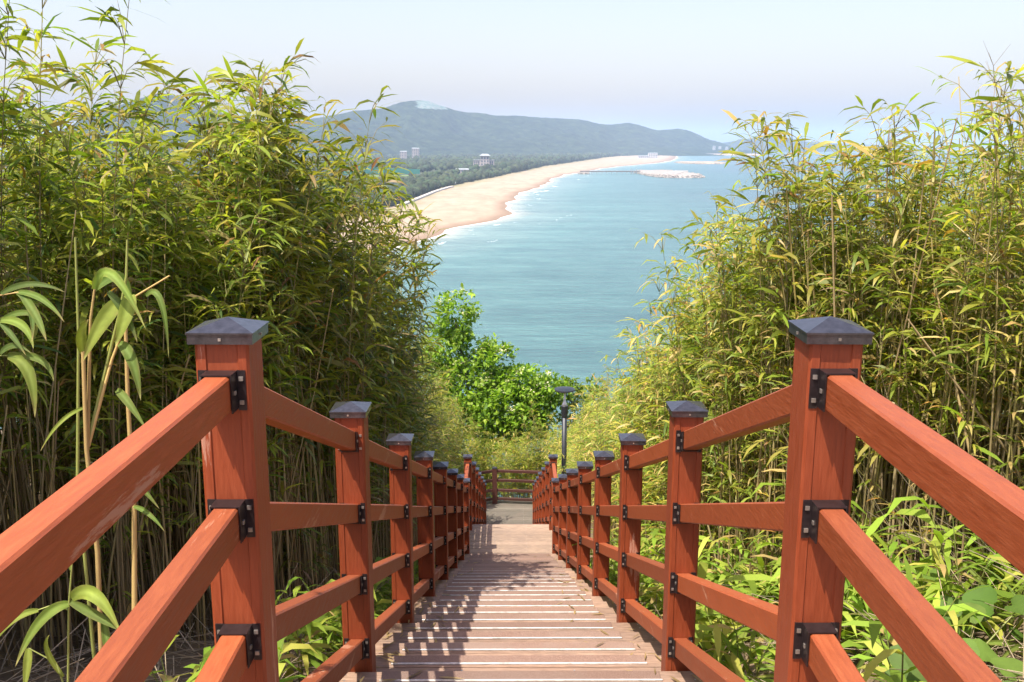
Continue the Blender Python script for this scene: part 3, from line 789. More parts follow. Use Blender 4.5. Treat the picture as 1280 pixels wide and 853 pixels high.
NPROTO = 10
protoL = [gen_bamboo(100+i, 3.4, 0.40, PAL_L, lean=0.06+0.02*(i % 6), per=2.05) for i in range(NPROTO)]
protoR = [gen_bamboo(200+i, 2.8, 0.27, PAL_R, lean=0.05+0.018*(i % 6), per=1.7, lmin=0.10, lmax=0.19) for i in range(NPROTO)]
protoN = [gen_bamboo(250+i, 2.8, 0.46, PAL_R, lean=0.05+0.018*(i % 6), per=1.7, lmin=0.10, lmax=0.19) for i in range(NPROTO)]   # taller bare stems
def proto_meshes(protos, tagname):
    out = []
    for (cu, lf) in protos:
        out.append((np_mesh("bamboo_culm", cu[0], cu[1], M['culm'], cu[2]), np_mesh("bamboo_leaves", lf[0], lf[1], M['leaf'], lf[2])))
    return out
meL = proto_meshes(protoL, 'l'); meR = proto_meshes(protoR, 'r'); meN = proto_meshes(protoN, 'n')

r = np.random.default_rng(5)
def HL_(x, y): return np.interp(y, [1, 4.6, 5.2, 5.9, 7.5, 9, 11, 14, 20, 27], [3.9, 3.7, 3.45, 3.55, 4.05, 4.0, 3.5, 3.15, 3.2, 3.4]) + 0.2*np.clip(-x-1.5, 0, 2)*(y < 4.6) - 0.25*np.clip(-x-1.55, 0, 1.6) - 0.55*max(math.exp(-(((x-a)/.3)**2+((y-b)/.7)**2)) for a, b in ((-1.95, 5.3), (-2.2, 6.2), (-2.85, 8.0)))
def HR_(x, y): return np.interp(y, [1, 4.6, 5.3, 6.6, 10, 18, 27], [2.35, 2.45, 2.85, 2.72, 2.5, 2.35, 2.1]) - 0.28*np.clip(x-1.5, 0, 3)
def in_x(y): return np.interp(y, [0, 4.3, 5.4, 9, 14, 27], [2.25, 2.00, 1.40, 1.30, 1.15, 1.1])
def in_l(y): return np.interp(y, [0, 4.5, 6, 7.5, 11, 14, 27], [2.5, 2.30, 1.60, 1.20, 1.16, 1.40, 1.45])
cand = []           # (side, x, y, scale_z, scale_xy, rot, proto)
def scatter(side, n, x0, x1, y0, y1):
    for _ in range(n):
        y = r.uniform(y0, y1); x = r.uniform(x0, x1)
        if side < 0:
            if x > -in_l(y): continue
            h = HL_(x, y); proto_h = 3.4
        else:
            if x < in_x(y): continue
            h = HR_(x, y); proto_h = 2.8
        h *= r.choice([r.uniform(0.80, 1.04), r.uniform(0.55, 0.85), r.uniform(0.92, 1.12)], p=[.55, .27, .18])
        cand.append((side, x, y, h/proto_h, min(1.25, max(0.7, (h/proto_h)**0.5)), r.uniform(0, 6.28), int(r.integers(NPROTO))))
scatter(-1, 620, -2.3, -1.06, 1.2, 12)
scatter(-1, 420, -4.4, -2.1, 1.2, 12)
scatter(-1, 170, -3.4, -1.5, 4.6, 8)
scatter(-1, 330, -2.2, -1.04, 12, 27)
scatter(-1, 170, -4.5, -2.0, 12, 28)
scatter(1, 780, 1.15, 2.9, 2.6, 12)
scatter(1, 260, 1.3, 2.7, 4.3, 9.5)
scatter(1, 330, 2.6, 4.8, 2.2, 12)
scatter(1, 330, 1.06, 2.4, 12, 27)
scatter(1, 170, 2.2, 5.0, 12, 28)
scatter(-1, 260, -8.0, -4.2, 2, 16)
scatter(1, 170, 4.6, 8.5, 3, 16)
for _ in range(520):                       # low growth beyond the bottom fence
    y = r.uniform(26.6, 31); x = r.uniform(-5, 5)
    if abs(x) < 1.8 and y < 27.1: continue
    h = r.uniform(1.5, 2.7) + (0.5 if abs(x) > 2 else 0)
    cand.append((1 if r.random() < .75 else -1, x, y, h/2.8, 0.85, r.uniform(0, 6.28), int(r.integers(NPROTO))))
for _ in range(320):
    y = r.uniform(27.1, 28.8); x = r.uniform(-3, 3); h = r.uniform(1.4, 2.3)
    cand.append((1, x, y, h/2.8, 0.95, r.uniform(0, 6.28), int(r.integers(NPROTO))))
cand.sort(key=lambda c: (c[2]**2+c[1]**2) if abs(c[1])/max(c[2], .1) < 0.62 else 1e6+c[2])
ORD = ["level top", "first sloping", "second sloping", "third sloping", "fourth sloping", "fifth sloping", "sixth sloping", "seventh sloping", "level middle", "lower"]
GRP = {-1: "bamboo canes in the shaded thicket by the {} railing bay", 1: "bamboo canes on the sunlit bank by the {} railing bay"}
LBL = {-1: "tall leafy bamboo cane in the shaded thicket beside the {} railing bay", 1: "yellow-green bamboo cane on the sunlit bank beside the {} railing bay"}
for c in cand[:300]:
    side, x, y, sz, sxy, rot, pi = c
    ms = meL if side < 0 else (meN if y < 6.5 else meR)
    e = empty("bamboo", (x, y, float(ground_z(x, y))-0.03), rot); e.scale = (sxy, sxy, sz)
    b_ = ORD[int(np.clip((y-D1)//GAP+1, 0, 9))]
    tag(e, LBL[side].format(b_), "bamboo", GRP[side].format(b_))
    link("culm", ms[pi][0], e); f = link("foliage", ms[pi][1], e); tag(f, kind="stuff")
def place(protos, items, which, cut=None):
    Vs = []; Ts = []; Cs_ = []; n = 0
    for (side, x, y, sz, sxy, rot, pi) in items:
        v, t, c = protos[pi][which]
        ca, sa = math.cos(rot), math.sin(rot)
        w = np.stack([(v[:, 0]*ca-v[:, 1]*sa)*sxy+x, (v[:, 0]*sa+v[:, 1]*ca)*sxy+y, v[:, 2]*sz+float(ground_z(x, y))-0.03], -1)
        Vs.append(w); Ts.append(t+n); Cs_.append(c*r.uniform(0.8, 1.2)*np.array([r.uniform(.92, 1.12), 1, 1])); n += len(v)
    return np.concatenate(Vs), np.concatenate(Ts), np.concatenate(Cs_)
rest = cand[300:]
for side, protos, lab in ((-1, protoL, "dense bamboo thicket standing behind the front canes on the shaded side"), (1, protoR, "yellow-green bamboo thicket covering the bank and the slope below the fence")):
    it = [c for c in rest if c[0] == side]
    root = empty("bamboo_thicket", (0, 0, 0)); tag(root, lab, "bamboo thicket", kind="stuff")
    a = link("culms", np_mesh("thicket_culms", *(lambda q: (q[0], q[1], M['culm'], q[2]))(place(protos, it, 0))), root); tag(a, kind="stuff")
    a = link("foliage", np_mesh("thicket_foliage", *(lambda q: (q[0], q[1], M['leaf'], q[2]))(place(protos, it, 1))), root); tag(a, kind="stuff")

# crowded bare canes inside the thickets (nobody could count them)
parts = []
for _ in range(6200):
    sd_ = -1 if r.random() < 0.55 else 1
    y = 1.6+12.4*r.random()**1.25
    x = -(1.12+4.6*r.random()**1.5) if sd_ < 0 else r.uniform(float(in_x(y))+0.1, 4.6)
    if sd_ < 0 and x > -in_l(y)-0.05: continue
    h = r.choice([r.uniform(1.1, 2.0), r.uniform(1.8, 2.7)]); ln_ = r.random() > .88; h = min(h, 1.2) if ln_ else h; dx, dy_ = r.normal(0, 0.34 if ln_ else 0.09, 2)*h
    z = float(ground_z(x, y))-0.03; c0 = np.array([0.42, 0.335, 0.17])*(r.uniform(0.5, 1.35) if sd_ < 0 else r.uniform(0.6, 1.3))*np.array([1, r.uniform(.9, 1.08), r.uniform(.7, 1.1)])
    rr = r.uniform(0.0045, 0.0095)
    if abs(x+dx) < 1.05+0.02*y: continue
    parts.append(tube_arrays([(x, y, z), (x+dx*.4, y+dy_*.4, z+h*.5), (x+dx, y+dy_, z+h)], [rr, rr*.85, rr*.5], 4, [c0*0.8, c0, c0*1.05]))
q = join(parts)
o = link("bare_canes", np_mesh("bare_canes", q[0], q[1], M['culm'], q[2])); tag(o, "thin brown bare bamboo canes crowding the foot of the thickets", "bamboo canes", kind="stuff")

# dry litter: fallen canes and straw on both banks
parts = []
for _ in range(5200):
    sd_ = -1 if r.random() < 0.38 else 1
    y = r.uniform(1.8, 13)
    x = -r.uniform(0.95, 2.4) if sd_ < 0 else r.uniform(0.95, min(3.2, float(in_x(y))+0.8))
    l = r.uniform(0.12, 0.65); a = r.uniform(0, 6.28); tl = r.normal(0.05, 0.22)
    z = float(ground_z(x, y))+r.uniform(0.0, 0.16); d_ = np.array([math.cos(a)*math.cos(tl), math.sin(a)*math.cos(tl), math.sin(tl)])*l
    e = np.array([x, y, z])+d_
    if abs(e[0]) < 0.86: continue
    e[2] = max(e[2], float(ground_z(e[0], e[1]))+0.005)
    c0 = np.array([0.44, 0.35, 0.23])*r.uniform(0.45, 1.25); rr = r.uniform(0.0015, 0.004)
    parts.append(tube_arrays([(x, y, z), e], [rr, rr*.7], 3, [c0, c0]))
# a collapsed fan of grey dead canes leaning against the bank
for _ in range(420):
    x = r.uniform(1.9, 3.6); y = r.uniform(3.9, 5.6); z = float(ground_z(x, y))+0.03
    l = r.uniform(0.4, 0.95); e = np.array([x-r.uniform(0.2, 0.75)*l, y-r.uniform(0.1, 0.5)*l, z+r.uniform(0.05, 0.95)*l]); c0 = np.array([0.52, 0.43, 0.31])*r.uniform(0.6, 1.2)
    e[2] = max(e[2], float(ground_z(e[0], e[1]))+0.02); rr = r.uniform(0.0015, 0.0032)
    parts.append(tube_arrays([(x, y, z), e], [rr, rr*.6], 3, [c0, c0]))
q = join(parts)
o = link("dry_litter", np_mesh("dry_litter", q[0], q[1], M['culm'], q[2])); tag(o, "fallen dry straw and broken canes lying on both banks", "litter", kind="stuff")

# fallen leaves on the treads
P = []; D = []; k = 0
for _ in range(620):
    kk = int(1+28*r.random()**1.2); y = NOSE0+kk*RUN-r.uniform(0.01, RUN-.03); x = math.copysign(r.uniform(0.1, 1)**0.35*0.74, r.random()-.55)
    P.append((x, y, -kk*RISE+0.011+r.uniform(0, .004))); a = r.uniform(0, 6.28); D.append((math.cos(a), math.sin(a), 0.04))
n = len(P); L = r.uniform(0.04, 0.11, n)
v, t, c = leaf_arrays(P, D, L, L*r.uniform(.09, .16, n), np.full(n, 0.03), np.array([0.42, 0.32, 0.16])*r.uniform(.5, 1.2, (n, 1)), r.normal(0, .1, n))
o = link("fallen_leaves", np_mesh("fallen_leaves", v, t, M['leaf'], c)); tag(o, "dry fallen bamboo leaves scattered over the treads", "leaves", kind="stuff")

# dead canes with bare fanned tops standing above the thicket
dead = [gen_bamboo(300+i, 3.0, 0.45, PAL_R, lean=0.05, per=1.8, dead=True) for i in range(4)]
meD = proto_meshes(dead, 'd')
for i, (x, y, h) in enumerate([(1.92, 4.95, 2.62), (2.15, 5.6, 2.7), (2.45, 5.1, 2.75), (2.72, 5.25, 2.55), (1.62, 5.4, 2.65), (2.95, 5.6, 2.6), (2.3, 6.3, 2.7), (1.5, 6.6, 2.6), (2.58, 4.9, 2.5), (1.75, 5.9, 2.6)]):
    e = empty("dead_bamboo", (x, y, float(ground_z(x, y))-0.03), i*1.3); e.scale = (0.9, 0.9, h/3.0)
    tag(e, "dead grey-brown bamboo cane with bare fanned twigs above the sunlit bank", "bamboo", "dead bamboo canes")
    link("culm", meD[i % 4][0], e); f = link("foliage", meD[i % 4][1], e); tag(f, kind="stuff")

# low dwarf bamboo weeds on the banks
def gen_weed(seed):
    rr = np.random.default_rng(seed); parts = []; P = []; D = []; L = []
    for s in range(int(rr.integers(3, 6))):
        a = rr.uniform(0, 6.28); h = rr.uniform(0.22, 0.55); ln = rr.uniform(0.1, 0.4)*h
        p = [np.array([0.03*math.cos(a), 0.03*math.sin(a), 0]), np.array([math.cos(a)*ln*.4, math.sin(a)*ln*.4, h*.6]), np.array([math.cos(a)*ln, math.sin(a)*ln, h])]
        g = np.array([0.17, 0.2, 0.05]); parts.append(tube_arrays(p, [0.003, 0.0024, 0.0015], 4, [g*.9, g, g]))
        nl = int(rr.integers(6, 10))
        for q in range(nl):
            t = 0.35+0.65*(q+1)/nl; pp = p[0]+(p[1]-p[0])*t/.6 if t < .6 else p[1]+(p[2]-p[1])*(t-.6)/.4
            aa = a+(1 if q % 2 else -1)*rr.uniform(.5, 1.6)+rr.normal(0, .4); ee = rr.uniform(0.0, 0.9)
            P.append(pp); D.append((math.cos(aa)*math.cos(ee), math.sin(aa)*math.cos(ee), math.sin(ee))); L.append(rr.uniform(0.13, 0.26))
    n = len(P); L = np.array(L)
    pal = [((0.14, 0.23, 0.032), 4), ((0.19, 0.29, 0.042), 5), ((0.27, 0.35, 0.06), 4), ((0.36, 0.38, 0.09), 1.5), ((0.42, 0.33, 0.15), .7)]
    return join(parts), leaf_arrays(P, D, L, L*rr.uniform(0.12, 0.19, n), rr.uniform(0.2, 1.0, n), pick(rr, pal, n), rr.normal(0, .4, n))
weeds = [gen_weed(400+i) for i in range(8)]
meW = [(np_mesh("weed_stems", a[0], a[1], M['culm'], a[2]), np_mesh("weed_leaves", b[0], b[1], M['weed'], b[2])) for a, b in weeds]
nw = 0
while nw < 210:
    sd_ = 1 if nw < 165 else -1
    y = r.uniform(1.9, 11.5) if sd_ > 0 else r.uniform(2.6, 11)
    x = r.uniform(1.0, min(3.0, float(in_x(y))+0.35)) if sd_ > 0 else -r.uniform(1.0, 1.3)
    if y < 2.3 and x < 1.25: continue
    nw += 1
    if sd_ > 0 and vnoise(x*1.7, y*1.7, 77) < 0.32: continue
    e = empty("dwarf_bamboo", (x, y, float(ground_z(x, y))-0.015), r.uniform(0, 6.28)); k = r.uniform(0.8, 1.35)*(0.8 if sd_ < 0 else 1); e.scale = (k, k, k)
    b_ = ORD[int(np.clip((y-D1)//GAP+1, 0, 9))]
    tag(e, ("low bright green dwarf bamboo tuft on the sunlit bank beside the {} railing bay" if sd_ > 0 else "small dwarf bamboo tuft under the shaded thicket beside the {} railing bay").format(b_), "dwarf bamboo", ("dwarf bamboo tufts on the bank by the {} bay" if sd_ > 0 else "dwarf bamboo tufts under the thicket by the {} bay").format(b_))
    i = int(r.integers(8)); link("stem", meW[i][0], e); f = link("foliage", meW[i][1], e); tag(f, kind="stuff")

# ------------------------------------------------------------------ close plants whose leaves can be picked apart
def blade_cols(col, k, seed):
    rr = np.random.default_rng(seed); c = np.tile(np.array(col), (5*(k+1), 1)).reshape(k+1, 5, 3)*rr.uniform(.9, 1.1, (k+1, 5, 1))
    c = c*np.array([0.80, 1.08, 1.0, 0.92, 1.05])[None, :, None]; c[:, 2] = c[:, 2]*1.3+0.02
    t = np.clip((np.linspace(0, 1, k+1)-0.80)/0.20, 0, 1)[:, None, None]*rr.uniform(.4, 1)
    e = np.array([.35, .05, 0, .05, .3])[None, :, None]*np.clip(rr.normal(.4, .5, (k+1, 1, 1)), 0, 1)
    t = np.clip(t+e, 0, 1)
    return (c*(1-t)+np.array([0.34, 0.25, 0.11])*t).reshape(-1, 3)
def blade(name, s, m, e, w, parent, col, dy=0.0, mat='weed'):
    """one strap leaf through three points, with a folded midrib and a wavy edge"""
    s, m, e = (Vector(p) for p in (s, m, e)); m = m + Vector((0, -dy, 0)); e = e + Vector((0, -dy*1.8, 0))
    ctrl = m*2 - (s+e)*0.5; w *= 0.82
    V = []; k = 12; ph = random.uniform(0, 6.28); tw = random.uniform(-.5, .5)
    for i in range(k+1):
        t = i/k; p = s*(1-t)**2 + ctrl*2*t*(1-t) + e*t*t
        d_ = ((ctrl-s)*(1-t) + (e-ctrl)*t).normalized()
        view = Vector((0.35+tw*(t-.3), -1, 0.45)).normalized(); sd_ = d_.cross(view).normalized()
        hw = w*0.5*(math.sin(math.pi*min(1, (t*0.93+0.07))**0.72)**0.8 if t < 1 else 0)
        up = sd_.cross(d_)
        for q, f in enumerate((-1, -.5, 0, .5, 1)):
            V.append(p + sd_*hw*f + up*hw*(0.30*abs(f) - 0.26 + 0.10*math.sin(9*t+ph+f*2)*abs(f)))
    T = []
    for i in range(k):
        a = i*5
        for q in range(4): T += [(a+q, a+q+1, a+q+6), (a+q, a+q+6, a+q+5)]
    return link(name, np_mesh(name, np.array([tuple(v) for v in V]), np.array(T), M[mat], blade_cols(col, k, int(w*1e5)+len(parent.children))), parent)
def stem(pts, r0, r1, parent, col):
    n = len(pts); rad = [r0+(r1-r0)*i/(n-1) for i in range(n)]
    v, t, c = tube_arrays(pts, rad, 7, [np.array(col)*random.uniform(.9, 1.1) for _ in pts])
    return link("stem", np_mesh("stem", v, t, M['culm'], c), parent)
G1, G2, G3, G4 = (0.13, 0.205, 0.040), (0.18, 0.255, 0.045), (0.25, 0.32, 0.055), (0.105, 0.17, 0.042)
TAN = (0.50, 0.36, 0.14); GRN = (0.24, 0.27, 0.07)
sh = empty("bamboo_shoot", (0, 0, 0)); tag(sh, "pale tan bamboo shoots with large broad bright leaves just behind the railing", "bamboo")
gz = lambda x, y: float(ground_z(x, y))-0.02
for pts, r0, r1, c in [([(-1.235, 2.56, gz(-1.235, 2.56)), (-1.225, 2.55, 0.097), (-1.209, 2.55, 0.419), (-1.213, 2.55, 0.727), (-1.198, 2.55, 0.999)], 0.0085, 0.0055, TAN),
        ([(-1.213, 2.556, 0.721), (-1.189, 2.57, 0.995), (-1.179, 2.57, 1.084), (-1.161, 2.57, 1.167)], 0.0055, 0.003, TAN),
        ([(-1.213, 2.56, 0.735), (-1.154, 2.6, 0.966), (-1.11, 2.6, 1.1), (-1.084, 2.6, 1.2), (-1.074, 2.6, 1.298)], 0.005, 0.003, GRN),
        ([(-1.212, 2.56, 0.728), (-1.143, 2.6, 0.966), (-1.062, 2.6, 1.145), (-0.967, 2.6, 1.2)], 0.005, 0.002, TAN),
        ([(-1.30, 2.66, gz(-1.30, 2.66)), (-1.293, 2.65, 0.598), (-1.252, 2.65, 1.023), (-1.236, 2.65, 1.30)], 0.006, 0.003, GRN),
        ([(-1.19, 2.7, gz(-1.19, 2.7)), (-1.181, 2.7, 0.171), (-1.157, 2.7, 0.48), (-1.149, 2.7, 0.824), (-1.137, 2.7, 1.06)], 0.0095, 0.005, TAN)]:
    stem(pts, r0, r1, sh, c)
for s, m, e, w, c, dy in [((-1.166, 2.58, 1.165), (-1.093, 2.58, 1.212), (-1.0, 2.58, 1.071), .034, G2, .05), ((-1.166, 2.58, 1.165), (-1.105, 2.58, 1.195), (-1.09, 2.58, 1.105), .034, G1, -.03),
        ((-1.095, 2.58, 1.137), (-1.136, 2.58, 1.082), (-1.181, 2.58, 0.983), .052, G3, .04), ((-1.212, 2.58, 0.988), (-1.202, 2.58, 1.048), (-1.173, 2.58, 1.09), .034, G3, .02),
        ((-1.074, 2.59, 1.15), (-1.075, 2.58, 1.10), (-1.10, 2.58, 1.02), .05, G3, .03), ((-1.029, 2.58, 1.148), (-0.978, 2.58, 1.139), (-0.959, 2.58, 0.985), .022, G1, .03),
        ((-1.115, 2.59, 1.015), (-1.068, 2.58, 0.975), (-1.043, 2.58, 0.868), .038, G1, .03), ((-1.129, 2.58, 0.885), (-1.085, 2.58, 0.862), (-1.025, 2.58, 0.79), .028, G1, .04),
        ((-1.129, 2.58, 1.159), (-1.08, 2.58, 1.104), (-1.047, 2.58, 1.026), .026, G4, .02), ((-1.24, 2.63, 0.822), (-1.282, 2.58, 0.799), (-1.339, 2.58, 0.718), .014, G3, .02),
        ((-1.150, 2.69, 0.58), (-1.11, 2.68, 0.565), (-1.06, 2.68, 0.51), .02, G1, .02), ((-1.155, 2.69, 0.50), (-1.10, 2.68, 0.49), (-1.05, 2.68, 0.44), .018, G1, .02)]:
    blade("leaf", s, m, e, w, sh, c, dy)
sh2 = empty("bamboo_shoot", (0, 0, 0)); tag(sh2, "arching bamboo spray with long drooping leaves beside the broad-leaved shoots", "bamboo")
stem([(-1.50, 2.25, gz(-1.5, 2.25)), (-1.46, 2.24, 0.45), (-1.38, 2.22, 0.95), (-1.27, 2.2, 1.20), (-1.173, 2.2, 1.216)], 0.007, 0.002, sh2, TAN)
stem([(-1.40, 2.22, 0.86), (-1.30, 2.21, 1.06), (-1.217, 2.2, 1.066)], 0.004, 0.0015, sh2, GRN)
stem([(-1.39, 2.22, 0.92), (-1.30, 2.21, 1.13), (-1.225, 2.2, 1.150)], 0.004, 0.0015, sh2, GRN)
for s, m, e, w, c, dy in [((-1.218, 2.2, 1.212), (-1.144, 2.2, 1.235), (-1.068, 2.2, 1.215), .018, G4, 0), ((-1.182, 2.2, 1.216), (-1.11, 2.2, 1.205), (-1.052, 2.2, 1.155), .019, G1, .03), ((-1.173, 2.2, 1.215), (-1.118, 2.2, 1.172), (-1.079, 2.2, 1.118), .024, G1, .05),
        ((-1.224, 2.2, 1.15), (-1.169, 2.2, 1.168), (-1.130, 2.2, 1.147), .018, G1, 0), ((-1.226, 2.2, 1.15), (-1.16, 2.2, 1.143), (-1.128, 2.2, 1.093), .025, G2, .03), ((-1.217, 2.2, 1.065), (-1.158, 2.2, 1.036), (-1.141, 2.2, 0.93), .036, G2, .03),
        ((-1.217, 2.2, 1.065), (-1.133, 2.2, 1.061), (-1.098, 2.2, 1.012), .022, G1, .02), ((-1.235, 2.2, 1.07), (-1.195, 2.2, 1.092), (-1.152, 2.2, 1.075), .018, G4, .01), ((-1.179, 2.2, 1.215), (-1.138, 2.2, 1.18), (-1.13, 2.2, 1.108), .02, G4, .03), ((-1.227, 2.2, 1.145), (-1.19, 2.2, 1.115), (-1.156, 2.2, 1.074), .016, G4, .02)]:
    blade("leaf", s, m, e, w, sh2, c, dy)
sh3 = empty("bamboo_shoot", (0, 0, 0)); tag(sh3, "short shoot with a few broad pale green leaves low behind the railing", "bamboo")
stem([(-1.21, 2.3, gz(-1.21, 2.3)), (-1.204, 2.3, 0.164), (-1.183, 2.3, 0.376), (-1.154, 2.3, 0.552)], 0.004, 0.002, sh3, GRN)
stem([(-1.204, 2.3, 0.10), (-1.23, 2.3, 0.22), (-1.298, 2.3, 0.262)], 0.003, 0.0015, sh3, GRN)
stem([(-1.183, 2.3, 0.37), (-1.22, 2.3, 0.385), (-1.262, 2.3, 0.37)], 0.0025, 0.0015, sh3, GRN)
for s, m, e, w, c, dy in [((-1.18, 2.3, 0.387), (-1.239, 2.3, 0.36), (-1.298, 2.3, 0.25), .034, G2, .04), ((-1.175, 2.3, 0.40), (-1.099, 2.3, 0.425), (-1.030, 2.3, 0.33), .045, G3, .03), ((-1.18, 2.3, 0.394), (-1.098, 2.3, 0.36), (-1.037, 2.3, 0.33), .03, G1, .02), ((-1.10, 2.31, 0.345), (-1.083, 2.3, 0.285), (-1.068, 2.3, 0.25), .026, G1, .02),
        ((-1.262, 2.3, 0.369), (-1.322, 2.3, 0.35), (-1.372, 2.3, 0.285), .022, G3, .02), ((-1.298, 2.3, 0.262), (-1.297, 2.3, 0.217), (-1.305, 2.3, 0.15), .026, G3, .02), ((-1.215, 2.3, 0.18), (-1.245, 2.3, 0.26), (-1.23, 2.3, 0.31), .018, G3, .01), ((-1.168, 2.3, 0.48), (-1.185, 2.3, 0.53), (-1.21, 2.3, 0.50), .014, G2, .0)]:
    blade("leaf", s, m, e, w, sh3, c, dy)

# broad round-leaved vine plants and strap-leaved weeds at the foot of the sunlit bank
def round_leaf(parent, c, rad, nrm, col):
    nrm = Vector(nrm).normalized(); a = nrm.orthogonal().normalized(); b = nrm.cross(a); V = [tuple(Vector(c)-nrm*rad*0.10)]; k = 14
    rot = random.uniform(0, 6.28)
    for i in range(k):
        t = 2*math.pi*i/k
        f = (1.0 + 0.16*math.cos(3*t) - (0.35 if i == 7 else 0))*rad
        p = Vector(c)+(a*math.cos(t+rot)+b*math.sin(t+rot))*f - Vector((0, 0, 1))*rad*0.18*(1+math.cos(2*t)); V.append(tuple(p))
    T = [(0, 1+i, 1+(i+1) % k) for i in range(k)]
    return link("leaf", np_mesh("round_leaf", np.array(V), np.array(T), M['weed'], np.array([col]*len(V))*np.random.default_rng(i).uniform(.9, 1.1, (len(V), 1))), parent)
for (bx, by, n, lab) in [(1.50, 2.95, 9, "round-leaved green vine plant rooted lowest beside the railing"), (1.72, 3.35, 8, "round-leaved green vine plant among strap-leaved weeds higher on the bank"), (1.36, 2.62, 7, "round-leaved vine plant close under the level railing")]:
    e = empty("vine_plant", (bx, by, gz(bx, by))); tag(e, lab, "plant")
    for i in range(n):
        a = i*2.4+random.uniform(-.3, .3); rr = random.uniform(0.05, 0.24); h = random.uniform(0.10, 0.42)
        tip = (rr*math.cos(a), rr*math.sin(a), h)
        v, t, c = tube_arrays([(0, 0, 0), (tip[0]*.4, tip[1]*.4, h*.7), (tip[0], tip[1], h-0.02)], [.0035, .003, .002], 5, [np.array(GRN)]*3)
        link("stem", np_mesh("vine_stem", v, t, M['culm'], c), e)
        round_leaf(e, tip, random.uniform(0.035, 0.062), (random.uniform(-.5, .3), random.uniform(-.8, .1), 1), random.choice([G1, G4, (0.085, 0.16, 0.025), G4]))
for i, (bx, by) in enumerate([(1.22, 2.45), (1.55, 2.6), (1.40, 3.0), (1.85, 3.1), (1.30, 3.5), (1.65, 3.7), (2.0, 3.6), (1.15, 2.9)]):
    e = empty("strap_leaf_weed", (bx, by, gz(bx, by))); tag(e, "bright green weed tuft of long arching strap leaves beside the round-leaved vines", "weed", "strap-leaved weed tufts")
    for q in range(9):
        a = q*0.75+random.uniform(-.3, .3); l = random.uniform(0.28, 0.5); el = random.uniform(0.6, 1.25)
        d_ = Vector((math.cos(a)*math.cos(el), math.sin(a)*math.cos(el), math.sin(el)))
        m_ = d_*l*0.55; e_ = m_ + Vector((d_.x*1.1, d_.y*1.1, d_.z-0.75)).normalized()*l*0.5
        blade("leaf", (0.015*math.cos(a), 0.015*math.sin(a), 0), m_, e_, random.uniform(.018, .032), e, random.choice([G1, G2, G3, G2]))

# ------------------------------------------------------------------ trees below the fence
def tree(name, label, base, lobes, leaf, nleaf, seed, pal, flowers=0, limbs_r=0.11):
    rr = np.random.default_rng(seed); e = empty(name, base); tag(e, label, "tree")
    B = np.array(base); top = np.mean([l[0] for l in lobes], 0)-B
    mb = MB(); fork = Vector((top[0]*0.35, top[1]*0.35, max(0.8, top[2]*0.45)))
    mb.tube([(0, 0, -0.4), fork*0.5+Vector((.08, 0, 0)), fork], [limbs_r*1.25, limbs_r, limbs_r*.8], 8)
    for c, rad in lobes:
        t = Vector(np.array(c)-B); m_ = fork.lerp(t, 0.5)+Vector((rr.normal(0, .12), rr.normal(0, .12), 0.1))
        mb.tube([fork, m_, t], [limbs_r*.6, limbs_r*.35, limbs_r*.12], 6)
        for q in range(7):
            d_ = Vector(unit(rr.normal(0, 1, (1, 3)))[0]); p = m_.lerp(t, 0.6); mb.tube([p, p+Vector((d_.x*rad[0], d_.y*rad[1], abs(d_.z)*rad[2]))*0.75], [limbs_r*.16, limbs_r*.05], 4)
    link("trunk", mb.mesh("trunk", M['bark'], True), e)
    P = []; D = []; C = []; F = []; FD = []
    vol = np.array([l[1][0]*l[1][1]*l[1][2] for l in lobes])**0.8; vol /= vol.sum()
    for (c, rad), fr_ in zip(lobes, vol):
        n = int(nleaf*fr_); ncl = max(6, n//26)
        cd = unit(rr.normal(0, 1, (ncl, 3))); cr_ = rr.uniform(0.35, 1.0, (ncl, 1))**0.55
        cc = np.array(c)-B + cd*np.array(rad)*cr_*rr.uniform(.85, 1.12, (ncl, 1))
        idx = rr.integers(ncl, size=n); sp = np.mean(rad)*0.20
        pts = cc[idx]+rr.normal(0, sp, (n, 3))*np.array([1, 1, .6]); P.append(pts)
        dd = unit(rr.normal(0, 1, (n, 3))+cd[idx]*0.9+np.array([0, 0, .1])); D.append(dd); C.append(pick(rr, pal, n)*rr.uniform(.85, 1.15, (ncl, 1))[idx])
        if flowers:
            k = rr.choice(ncl, int(ncl*flowers)); up = (cd[k, 2] > -0.1)
            F.append(cc[k][up]+np.array([0, 0, sp*.9]))
    P = np.concatenate(P); D = np.concatenate(D); C = np.concatenate(C); n = len(P)
    L = rr.uniform(.75, 1.25, n)*leaf
    v, t, c = leaf_arrays(P, D, L, L*rr.uniform(.42, .6, n), rr.uniform(.1, .6, n), C, rr.normal(0, .6, n))
    f = link("crown", np_mesh("crown", v, t, M['tree_leaf'], c), e); tag(f, kind="stuff")
    if flowers:
        F = np.concatenate(F); F = np.repeat(F, 16, 0)+rr.normal(0, .11, (len(F)*16, 3))*np.array([1, 1, .35]); n = len(F)
        D = unit(rr.normal(0, 1, (n, 3))*np.array([1, 1, .3])); L = rr.uniform(.05, .09, n)
        v, t, c = leaf_arrays(F, D, L, L*.7, np.full(n, .2), np.array([0.75, 0.72, 0.45])*rr.uniform(.75, 1.1, (n, 1)), rr.normal(0, .3, n))
        f = link("blossom", np_mesh("blossom", v, t, M['tree_leaf'], c), e); tag(f, kind="stuff")
    return e
M['bark'] = simple("bark", (0.13, 0.10, 0.075), 0.9, 0, 14, 0.4, 0.01)
PAL_T = [((0.11, 0.20, 0.020), 5), ((0.15, 0.26, 0.026), 5), ((0.21, 0.33, 0.036), 4), ((0.06, 0.125, 0.02), 2), ((0.23, 0.32, 0.05), 1.5)]
Yt = 31.0
